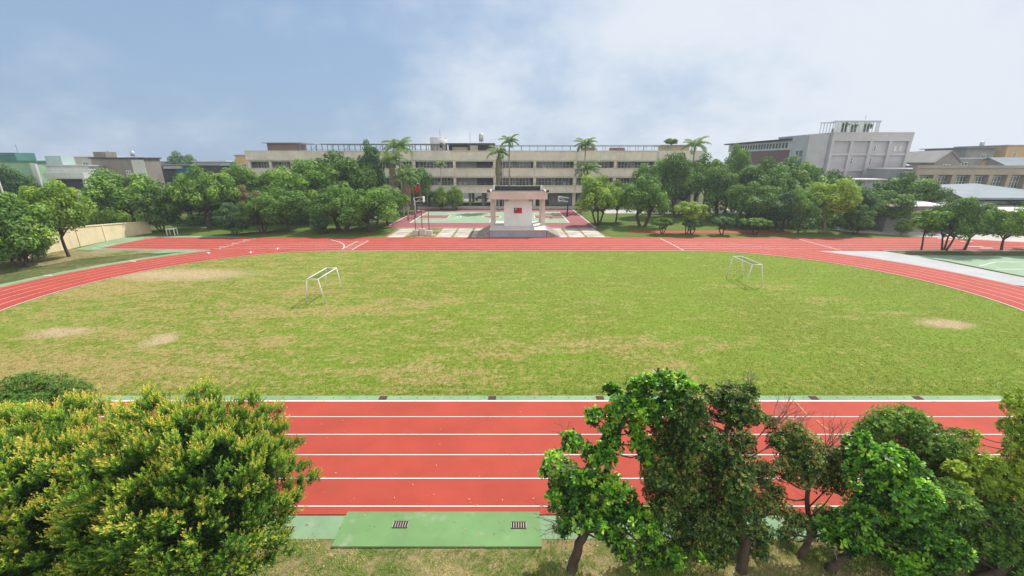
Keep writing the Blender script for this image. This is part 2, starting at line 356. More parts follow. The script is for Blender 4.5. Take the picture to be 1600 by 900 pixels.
# ---------------------------------------------------------------- ground sheets
def sheet(name, pts, z, m, label=None, kind='structure'):
    b = MB(); b.face([(x, y, z) for x, y in pts]); o = b.done(name, m)
    if o.data.polygons[0].normal.z < 0: o.data.flip_normals()
    tag(o, kind=kind); return o
sheet('ground', [(-1500, -60), (1500, -60), (1500, 2500), (-1500, 2500)], -.02, m_ground)
CXL, CXR, CYC, RI = -21.3, 21.3, 33.85, 17.0
LW, NL = 1.22, 5
def oval(off, n=64):
    """closed outline of the oval at distance off outside the inner line"""
    r = RI + off; pts = []
    for k in range(n + 1):
        a = -math.pi / 2 + math.pi * k / n; pts.append((CXR + r * math.cos(a), CYC + r * math.sin(a)))
    for k in range(n + 1):
        a = math.pi / 2 + math.pi * k / n; pts.append((CXL + r * math.cos(a), CYC + r * math.sin(a)))
    return pts
def ring(mb, a, b, z, n=64, skip=False):
    A, B = oval(a, n), oval(b, n); va = [mb.b.verts.new((x, y, z)) for x, y in A]; vb = [mb.b.verts.new((x, y, z)) for x, y in B]
    k = len(A)
    for i in range(k):
        if skip and i == n: continue
        j = (i + 1) % k; mb.b.faces.new((va[i], vb[i], vb[j], va[j]))
def upfix(o):
    me = o.data
    fl = [p.index for p in me.polygons if p.normal.z < 0]
    if len(fl) > len(me.polygons) / 2: me.flip_normals()
    return o
sheet('infield', oval(-.02), .0, m_field)
ZT = .03     # track surface
b = MB(); ring(b, -.04, 5 * LW + .32, ZT); upfix(tag(b.done('running_track', m_red), kind='structure'))
# raised edge of the track on the near side
b = MB(); b.box(-45, 45, CYC - RI - 5 * LW - .32, CYC - RI - 5 * LW - .30, -.02, ZT + .002); tag(b.done('track_edge', m_red), kind='structure')
FAR = CYC + RI
b = MB(); b.face([(x, y, ZT + .004) for x, y in [(-51.9, FAR + 1.2), (-36.5, FAR - .25 + .6), (-21, FAR - .02), (30, FAR - .02), (40.5, FAR - .15), (88, FAR - .15), (88, FAR + 1.4), (78, FAR + 1.6), (61.5, FAR + 9.4), (-52.6, FAR + 9.4)]])
upfix(tag(b.done('sprint_track', m_red), kind='structure'))
b = MB(); ring(b, -.06, .03, ZT + .008)
for k in range(1, NL + 1): ring(b, k * LW - .02, k * LW + .02, ZT + .008, skip=True)
for k in range(1, 7): b.face([(x, y, ZT + .012) for x, y in [(-51.5, FAR + k * LW * 1.06 - .02), (60 if k > 2 else 75, FAR + k * LW * 1.06 - .03), (60 if k > 2 else 75, FAR + k * LW * 1.06 + .02), (-51.5, FAR + k * LW * 1.06 + .02)]])
def stripe(mb, p, q, wd, z=ZT + .016):
    d = (Vector(q) - Vector(p)).normalized(); n = Vector((-d.y, d.x)) * wd / 2
    mb.face([(p[0] - n.x, p[1] - n.y, z), (q[0] - n.x, q[1] - n.y, z), (q[0] + n.x, q[1] + n.y, z), (p[0] + n.x, p[1] + n.y, z)])
stripe(b, (-53.2, FAR + 1.6), (-51.6, FAR + 9.3), .12)
stripe(b, (-53.0, FAR + 1.25), (-37.5, FAR + .25), .10)
stripe(b, (21.2, FAR), (21.2, FAR + 8.6), .10)
stripe(b, (40.6, FAR), (40.6, FAR + 8.6), .10)
stripe(b, (-21.3, FAR), (-21.3, FAR + 6.3), .10)
stripe(b, (-19.9, FAR + .4), (-19.9, FAR + 6.7), .10)
for k in range(6): stripe(b, (-21.3, FAR + .6 + k * 1.1), (-19.9, FAR + 1.1 + k * 1.1), .08)
for k in range(13):
    a0 = k / 12; a1 = (k + 1) / 12
    if k < 12: stripe(b, (-21.3 - 4.2 * a0 ** 2.2 , FAR + .1 + 7.4 * a0), (-21.3 - 4.2 * a1 ** 2.2, FAR + .1 + 7.4 * a1), .10)
for k in range(7):                                         # lane numbers and short staggered marks by the sprint start
    x, y = -37.0 - .0 * k, FAR + .75 + k * 1.24
    for (dx0, dy0, dx1, dy1) in ((-.45, 0, .45, 0), (-.45, .45, .45, .45), (-.45, 0, -.45, .45)) if k % 2 else ((-.45, .2, .5, .2), (.3, 0, .3, .45)): stripe(b, (x + dx0, y + dy0), (x + dx1, y + dy1), .10)
for (px, py) in ((326, 395.5), (392, 394.5), (434, 389), (208, 408.5), (75, 431)):
    x, y = G(px, py); a = math.atan2(y - CYC, x - CXL); ca, sa = math.cos(a), math.sin(a)
    stripe(b, (x - .6 * ca, y - .6 * sa), (x + .6 * ca, y + .6 * sa), .12)
    stripe(b, (x - .3 * sa, y + .3 * ca), (x + .3 * sa, y - .3 * ca), .10, ZT + .02)
for (px, py, L_) in ((1474, 373.5, 1.6), (1481, 375, 1.5), (1510, 377.5, 1.6), (1522, 385.5, 2.4), (1541, 388, 1.6)):
    x, y = G(px, py); stripe(b, (x - L_ / 2, y), (x + L_ / 2, y), .28)
upfix(tag(b.done('lane_lines', m_white), kind='structure'))
# inner green gutter on the near straight
GY0, GY1 = CYC - RI + .05, CYC - RI + .50
sheet('inner_gutter', [(-30, GY0), (31, GY0), (31, GY1), (-30, GY1)], .010, m_apron)
b = MB()
for k in range(52):
    x = -20 + k * .78
    b.face([(x + .035 * math.cos(a), (GY0 + GY1) / 2 + .05 + .035 * math.sin(a), .014) for a in [i * math.pi / 3 for i in range(6)]])
upfix(tag(b.done('gutter_holes', m_pit), kind='structure'))
b = MB(); stripe(b, G(1244, 630), G(1262, 651), .05); stripe(b, G(1276, 658), G(1293, 673), .05); upfix(tag(b.done('orange_marks', m_orange), kind='structure'))
# near side: green gutter strip, verge
YO = CYC - RI - 5 * LW - .32
sheet('outer_gutter', [(-30, YO - .86), (40, YO - .86), (40, YO), (-30, YO)], .0, m_apron)
sheet('near_verge', [(-60, -12), (70, -12), (70, YO - .84), (-60, YO - .84)], -.006, m_dryverge)
# left: green surround of the curve, dry island, outside apron
def off_arc(cx, r, a0, a1, n=24): return [(cx + r * math.cos(R(a0 + (a1 - a0) * k / n)), CYC + r * math.sin(R(a0 + (a1 - a0) * k / n))) for k in range(n + 1)]
ro = RI + 5 * LW + .30
b = MB()
A = off_arc(CXL, ro, 96, 200); B = off_arc(CXL, ro + 1.15, 96, 200)
for i in range(len(A) - 1): b.face([(*A[i], .012), (*A[i + 1], .012), (*B[i + 1], .012), (*B[i], .012)])
upfix(tag(b.done('green_border', m_apron), kind='structure'))
sheet('green_corner', [G(110, 391), G(245, 396), G(400, 388), G(400, 371), G(330, 368.5), G(205, 369), G(150, 381)], .004, m_apron)
sheet('dry_island', [G(0, 428), G(120, 406), G(250, 393.5), G(240, 391.5), G(150, 391.5), G(110, 389), G(0, 404)], .016, m_dryverge)
# right: white concrete wedge, planted strip, green court
A = off_arc(CXR, ro, 62, 5)
B = [G(1385, 393.2), G(1425, 399.5), G(1480, 410), G(1540, 422), G(1600, 434), G(1690, 458)]
sheet('concrete_wedge', A + B[::-1], .012, m_conc2)
sheet('side_court', [G(1420, 399), G(1480, 408), G(1540, 420), G(1600, 432), G(1700, 456), (90, 36), (100, 48), G(1600, 400)], .016, m_court_green)
sheet('tree_strip', [G(1385, 393.2), G(1425, 399.2), (60, 48.0), (95, 48.0), (95, FAR - .2), (46, FAR - .2)], .02, m_ground)
b = MB(); b.box(45.5, 90, FAR - .34, FAR - .18, -.02, .12); tag(b.done('strip_kerb', m_conc), kind='structure')
b = MB()
stripe(b, G(1556, 409.5, 0), G(1625, 409.5), .12, .024); stripe(b, G(1555, 421), G(1625, 421), .12, .024); stripe(b, G(1556, 409.5), G(1530, 416), .1, .024)
upfix(tag(b.done('side_court_lines', m_white), kind='structure'))
sheet('yard', [(61.8, FAR + 9.3), (78.6, FAR + 1.75), (140, FAR + 1.4), (140, 75), (56, 75), (52, 66)], .0, m_conc)
# behind the track: lawns under the trees, paving, basketball court
b = MB()
sheet('left_lawn', [(-60, FAR + 9.5), (-19, FAR + 9.5), (-22, 99), (-60, 99)], -.008, m_shadelawn)
sheet('right_lawn', [(14.6, FAR + 9.5), (61, FAR + 9.5), (61, 99), (14.6, 99)], -.008, m_shadelawn)
sheet('red_walk', [(18.5, 64.4), (44, 64.4), (44, 66.7), (18.5, 66.7)], .0, m_red)
sheet('court_surround', [(-21.4, 69.3), (14.0, 69.3), (14.4, 99.2), (-21.8, 99.2)], .010, m_court_red)
sheet('court_floor', [(-18.4, 75.8), (10.3, 75.8), (10.3, 92.7), (-18.4, 92.7)], .016, m_court_green)
b = MB(); cyc = 84.25
for x0, x1 in ((-18.4, -12.6), (4.5, 10.3)): b.face([(x0, cyc - 2.45, .022), (x1, cyc - 2.45, .022), (x1, cyc + 2.45, .022), (x0, cyc + 2.45, .022)])
b.face([(-4.05 + 1.8 * math.cos(i * math.pi / 16), cyc + 1.8 * math.sin(i * math.pi / 16), .022) for i in range(32)])
upfix(tag(b.done('court_keys', m_court_red), kind='structure'))
b = MB(); zl = .028
def rect_line(x0, x1, y0, y1, w_=.14):
    stripe(b, (x0, y0), (x1, y0), w_, zl); stripe(b, (x0, y1), (x1, y1), w_, zl); stripe(b, (x0, y0), (x0, y1), w_, zl + .001); stripe(b, (x1, y0), (x1, y1), w_, zl + .001)
rect_line(-18.4, 10.3, 75.8, 92.7, .2)
rect_line(-18.3, -12.6, cyc - 2.45, cyc + 2.45); rect_line(4.5, 10.2, cyc - 2.45, cyc + 2.45); stripe(b, (-4.05, 75.8), (-4.05, 92.7), .14, zl + .002)
def arcl(cx, cy, r, a0, a1, n=20):
    for k in range(n):
        p = [cx + r * math.cos(R(a0 + (a1 - a0) * (k + i) / n)) for i in (0, 1)]; q = [cy + r * math.sin(R(a0 + (a1 - a0) * (k + i) / n)) for i in (0, 1)]
        stripe(b, (p[0], q[0]), (p[1], q[1]), .2, zl + .003)
arcl(-4.05, cyc, 1.8, 0, 360, 28); arcl(-12.6, cyc, 1.8, -90, 90); arcl(4.5, cyc, 1.8, 90, 270); arcl(-16.9, cyc, 6.7, -88, 88, 30); arcl(8.8, cyc, 6.7, 92, 268, 30)
rect_line(-21.2, 13.9, 69.45, 99.0, .16)
upfix(tag(b.done('court_lines', m_white), kind='structure'))
sheet('paving_bed', [(-18.6, 60.3), (14.5, 60.3), (12.8, 69.3), (-18.9, 69.3)], .002, m_dryverge)
b = MB(); rng_ = random.Random(5)
for (xa, xb) in ((-18.2, -15.6), (-11.2, -8.8), (-8.6, -6.2), (-6.0, -3.5), (6.4, 8.2), (8.4, 10.8), (11.0, 13.7)):
    nx = 1 if xb - xa < 2.7 else 2
    y = 60.45
    while y < 69.0:
        h = 2.05
        for i in range(nx):
            a_ = xa + (xb - xa) * i / nx; c_ = xa + (xb - xa) * (i + 1) / nx - .13
            o_ = rng_.uniform(-.05, .05); yy = min(y + h, 69.15); b.box(a_ + o_, c_ + o_, y, yy - .14, -.02, .016 + rng_.uniform(0, .006))
        y += h + .02
tag(b.done('paving_slabs', m_slab), kind='structure')
b = MB(); b.box(-23, 36, 99.35, 104.4, -.02, .14); tag(b.done('school_forecourt', m_conc), kind='structure')
sheet('back_yard', [(-45, 118), (45, 118), (45, 140), (-45, 140)], .02, m_greywall)
sheet('side_road', [(20, 90), (52, 90), (60, 99), (20, 99)], .012, m_conc)

# ---------------------------------------------------------------- grass tufts
def blades(name, X, Y, Z0, H_, W_, m, rng, nb=3, tint=None, kind='stuff', spread=.35):
    n = len(X); X = np.repeat(X, nb); Y = np.repeat(Y, nb); H_ = np.repeat(H_, nb) * rng.uniform(.5, 1.15, n * nb)
    a = rng.uniform(0, 2 * np.pi, n * nb); le = rng.uniform(.1, 1.0, n * nb) * spread
    X = X + rng.normal(0, .03, n * nb); Y = Y + rng.normal(0, .03, n * nb)
    b0 = np.stack([X - np.cos(a) * W_, Y - np.sin(a) * W_, np.full(n * nb, Z0)], 1); b1 = np.stack([X + np.cos(a) * W_, Y + np.sin(a) * W_, np.full(n * nb, Z0)], 1)
    a2 = a + rng.uniform(.8, 2.2, n * nb)
    tp = np.stack([X + np.cos(a2) * le * H_ * 2, Y + np.sin(a2) * le * H_ * 2, Z0 + H_], 1)
    V = np.stack([b0, b1, tp], 1).reshape(-1, 3); F = np.arange(len(V)).reshape(-1, 3)
    T = rng.uniform(0, 1, n * nb) if tint is None else np.clip(np.repeat(tint, nb) + rng.normal(0, .1, n * nb), 0, 1)
    o = npmesh(name, V, F, m, None, T); tag(o, kind=kind); return o
rng = np.random.default_rng(7)
n = 120000
Yv = 17.4 + 33.2 * rng.uniform(0, 1, n) ** 1.5; Xv = rng.uniform(-38, 38, n)
dx = np.maximum(np.abs(Xv) - 21.3, 0); keep = (dx ** 2 + (Yv - CYC) ** 2 < 16.8 ** 2) & ((Yv > 17.45))
Xv, Yv = Xv[keep], Yv[keep]
o = blades('grass', Xv, Yv, 0, np.full(len(Xv), .05), .012, m_blade, rng, 3, spread=.6)
tag(o, 'short green and straw coloured grass covering the infield inside the oval', 'grass')
n = 30000
Xv = rng.uniform(-14, 16, n); Yv = rng.uniform(5.5, YO - .84, n)
inb = (Xv > -5.3) & (Xv < 1.05) & (Yv > 9.22); Xv, Yv = Xv[~inb], Yv[~inb]
tn = .45 + .35 * np.sin(Xv * 1.7 + 2 * np.sin(Yv * 2.1)) * np.cos(Yv * 2.3 + np.sin(Xv)) + rng.normal(0, .14, len(Xv))
hh = np.where(tn < .35, .10, .06)
o = blades('verge_grass', Xv, Yv, -.006, hh, .008, lf_grass, rng, 4, np.clip(tn, 0, 1), spread=.7)
tag(o, 'dry straw and green grass on the near verge below the trees', 'grass')
# small pale stones lying in the verge
rs = random.Random(9); b = MB()
for k in range(70):
    x, y = rs.uniform(-8, 13), rs.uniform(7.4, 9.5); r = rs.uniform(.015, .05)
    if -5.3 < x < 1.05 and y > 9.15: continue
    vs = bmesh.ops.create_icosphere(b.b, subdivisions=1, radius=r)['verts']
    for v in vs: v.co = Vector((v.co.x * rs.uniform(.8, 1.5) + x, v.co.y * rs.uniform(.8, 1.3) + y, v.co.z * .6 + r * .3))
tag(b.done('gravel', m_slab), 'small pale stones scattered in the dry near verge', 'stones', kind='stuff')

rgl = np.random.default_rng(77); nl_ = 260
Xl = rgl.uniform(-9, 15, nl_); Yl = YO - .8 + rgl.exponential(1.9, nl_); kp = Yl < CYC - RI; Xl, Yl = Xl[kp], Yl[kp]; m_ = len(Xl)
on_board = (Xl > -5.13) & (Xl < .85) & (Yl < 10.52); Zl = np.where(on_board, .058, np.where(Yl < YO, .008, .055)); al = rgl.uniform(0, 6.28, m_); ll = rgl.uniform(.018, .05, m_)
d1 = np.stack([np.cos(al), np.sin(al), np.zeros(m_)], 1) * ll[:, None]; d2 = np.stack([-np.sin(al), np.cos(al), np.zeros(m_)], 1) * ll[:, None] * .35; c0 = np.stack([Xl, Yl, Zl], 1)
tip = np.array([0, 0, .012]); V = np.stack([c0 - d1, c0 - d2 + tip, c0 + d1, c0 + d2 + tip], 1).reshape(-1, 3)
tag(npmesh('leaf_litter', V, np.arange(len(V)).reshape(-1, 4), lf_litter, None, rgl.uniform(0, 1, m_)), 'small dry leaves scattered on the near lanes and green strip', 'leaf litter', kind='stuff')
# ---------------------------------------------------------------- foliage generators
def unit(v): return v / (np.linalg.norm(v, axis=1, keepdims=True) + 1e-9)
def obovate(Pn, D, Nn, Ln, Wd):
    S = unit(np.cross(D, Nn)); Ln = Ln[:, None]; Wd = Wd[:, None]; up = Nn * Wd * .12
    a = Pn; b = Pn + D * Ln * .45 + S * Wd * .36 + up; c = Pn + D * Ln * .82 + S * Wd * .45 + up; d = Pn + D * Ln; e = Pn + D * Ln * .82 - S * Wd * .45 + up; f = Pn + D * Ln * .45 - S * Wd * .36 + up
    return np.stack([a, b, c, d, a, d, e, f], 1).reshape(-1, 3)
def quads(Pn, D, Nn, Ln, Wd, fold=0.0):
    S = unit(np.cross(D, Nn)); Ln = Ln[:, None]; Wd = Wd[:, None]
    v0 = Pn; v1 = Pn + D * Ln * .55 + S * Wd * .5; v2 = Pn + D * Ln; v3 = Pn + D * Ln * .55 - S * Wd * .5
    return np.stack([v0, v1, v2, v3], 1).reshape(-1, 3)
def lobes_crown(rng, lobes, n, size, asp=.6, up=.35, inner=.25, flat=1.0):
    """leaves spread over many small lobes; lobes = array (x,y,z,r)"""
    lobes = np.asarray(lobes, float); wts = lobes[:, 3] ** 2; wts /= wts.sum()
    idx = rng.choice(len(lobes), n, p=wts); c = lobes[idx, :3]; r = lobes[idx, 3]
    u = unit(rng.normal(0, 1, (n, 3)) + np.array([0, 0, up])); ins = rng.uniform(0, 1, n) < inner
    rr = r * np.where(ins, rng.uniform(.3, .8, n), rng.uniform(.82, 1.12, n))
    off = u * rr[:, None]; off[:, 2] *= flat; Pn = c + off
    Nn = unit(u * 1.0 + rng.normal(0, .38, (n, 3)) + np.array([0, 0, .35]))
    D = rng.normal(0, 1, (n, 3)); D = unit(D - Nn * (D * Nn).sum(1, keepdims=True))
    Ln = size * rng.uniform(.6, 1.4, n); V = quads(Pn - D * Ln[:, None] * .5, D, Nn, Ln, Ln * asp * 1.3)
    lt = rng.normal(0, .15, len(lobes)); T = .47 + lt[idx] + rng.normal(0, .16, n) + .16 * u[:, 2] - .15 * ins  # light on lobe tops and shade inside are painted into the tint
    return V, np.clip(T, 0, 1)
def canopy_lobes(rng, rx, ry, zc, rz, n, lr, bottom=-.55):
    out = []
    while len(out) < n:
        u = unit(rng.normal(0, 1, (1, 3)))[0]
        if u[2] < bottom: continue
        k = rng.uniform(.62, 1.02); lump = 1 + .13 * math.sin(u[0] * 5 + rng.uniform(-.3, .3)) * math.cos(u[1] * 4 + 1)
        out.append((u[0] * rx * k * lump, u[1] * ry * k * lump, zc + u[2] * rz * k * lump, lr * rng.uniform(.6, 1.25)))
    for i in range(n // 4): out.append((rng.uniform(-.4, .4) * rx, rng.uniform(-.4, .4) * ry, zc + rng.uniform(-.3, .4) * rz, lr * 1.3))
    return out
def limb_mesh(mb, rs, base, fork, targets, r0, n=6):
    base, fork = Vector(base), Vector(fork)
    m1 = base.lerp(fork, .5) + Vector((rs.uniform(-.1, .1), rs.uniform(-.1, .1), 0)) * (fork - base).length * .3
    mb.tube([base - Vector((0, 0, .1)), base + (m1 - base) * .12, m1, fork], [r0 * 1.35, r0 * 1.05, r0 * .9, r0 * .78], 9)
    for tg in targets:
        tg = Vector(tg); mid = fork.lerp(tg, .5) + Vector((rs.uniform(-.2, .2), rs.uniform(-.2, .2), rs.uniform(-.05, .15))) * (tg - fork).length * .5
        mb.tube([fork - (mid - fork).normalized() * .02, fork.lerp(mid, .5) + Vector((0, 0, .05)), mid, tg], [r0 * .55, r0 * .42, r0 * .3, r0 * .1], n)

# prototypes: unit-ish trees, 1 = 6 m high; crown + trunk meshes shared by every copy
PROTO = {}
def proto(key, seed, H_, RX, zc, RZ, nl, lr, nleaf, size, th, tr=.16, nfork=1, up=.35, asp=.6, bottom=-.55, flat=.85):
    rg = np.random.default_rng(seed); rs = random.Random(seed)
    lb = canopy_lobes(rg, RX, RX * .92, zc, RZ, nl, lr, bottom)
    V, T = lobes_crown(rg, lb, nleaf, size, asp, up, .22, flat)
    F = np.arange(len(V)).reshape(-1, 4)
    b = MB()
    for q in range(nfork):
        an = q * 2 * math.pi / nfork + .4; rr = 0 if nfork == 1 else tr * 1.3
        tg = [lb[i][:3] for i in rs.sample(range(len(lb)), 7)]
        limb_mesh(b, rs, (rr * math.cos(an), rr * math.sin(an), 0), (rs.uniform(-.2, .2) + rr * 3 * math.cos(an), rs.uniform(-.2, .2) + rr * 3 * math.sin(an), th), tg, tr if nfork == 1 else tr * .75)
    H_ = float(np.percentile(V[:, 2], 99.6)); RX = float(np.percentile(np.abs(V[:, 0]), 97.5)); PROTO[key] = (V, F, T, b, None, H_, RX)
class ProtoMesh: pass
def make_proto_meshes():
    for k, (V, F, T, b, _, H_, RX) in list(PROTO.items()):
        me = bpy.data.meshes.new('crown_' + k); V = V.astype(np.float32); F = F.astype(np.int32)
        me.vertices.add(len(V)); me.vertices.foreach_set('co', V.ravel()); me.loops.add(F.size); me.loops.foreach_set('vertex_index', F.ravel())
        me.polygons.add(len(F)); me.polygons.foreach_set('loop_start', np.arange(0, F.size, 4, dtype=np.int32)); me.polygons.foreach_set('loop_total', np.full(len(F), 4, dtype=np.int32))
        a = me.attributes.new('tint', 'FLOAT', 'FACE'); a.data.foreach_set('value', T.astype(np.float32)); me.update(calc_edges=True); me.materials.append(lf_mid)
        bmesh.ops.recalc_face_normals(b.b, faces=b.b.faces); tm = bpy.data.meshes.new('trunk_' + k); b.b.to_mesh(tm); b.b.free(); tm.materials.append(m_bark)
        tm.polygons.foreach_set('use_smooth', [True] * len(tm.polygons))
        PROTO[k] = (me, tm, H_, RX)
proto('round', 11, 6.0, 2.9, 3.7, 2.3, 46, .78, 15000, .21, 1.7, .17)
proto('round2', 12, 6.0, 2.9, 3.6, 2.3, 40, .86, 15000, .21, 1.6, .2, 3)
proto('wide', 13, 6.0, 3.6, 3.9, 2.0, 58, .75, 18000, .21, 1.8, .22, 2)
proto('tall', 14, 6.0, 1.9, 3.5, 2.5, 40, .62, 12000, .18, 1.3, .12)
proto('loose', 15, 6.0, 2.5, 3.9, 2.0, 34, .60, 8000, .22, 1.7, .11, 2, .6)
proto('dome', 16, 6.0, 3.1, 3.2, 2.7, 60, .72, 17000, .18, 1.5, .3, 2, bottom=-.35)
proto('shrub', 17, 6.0, 2.9, 2.9, 2.9, 60, .75, 15000, .24, .6, .15, 3, bottom=-.9)
proto('bonsai', 18, 6.0, 4.6, 4.3, 1.6, 46, .95, 9000, .42, 1.6, .30, 3, .8, bottom=-.3, flat=.6)
proto('small', 19, 6.0, 2.2, 4.3, 1.7, 30, .7, 6500, .26, 2.4, .13, 1)
make_proto_meshes()
def tree(name, kind, x, y, H_, RX, m, label, cat='tree', group=None, rz=None, bark=None, rs=random.Random(21)):
    cm_, tm_, h0, r0 = PROTO[kind]
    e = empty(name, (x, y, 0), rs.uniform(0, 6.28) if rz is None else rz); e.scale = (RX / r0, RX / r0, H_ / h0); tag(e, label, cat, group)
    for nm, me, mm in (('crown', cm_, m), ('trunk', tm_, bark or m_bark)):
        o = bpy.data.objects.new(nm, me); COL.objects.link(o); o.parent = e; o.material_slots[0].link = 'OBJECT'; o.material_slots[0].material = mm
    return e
def ptree(name, kind, px, Y, top, wpx, m, label, **kw):
    """tree standing at distance Y, seen at pixel column px with its top at row top and crown wpx wide"""
    hy = P(px, top, Y)[2]; x = P(px, top + 40, Y)[0]; dep = Y * math.cos(PITCH) + (CH - 3) * math.sin(PITCH)
    u_ = (px - 800) / CF; return tree(name, kind, x, Y, hy, wpx / 2 / CF * dep / math.sqrt(1 + u_ * u_ * .55), m, label, **kw)

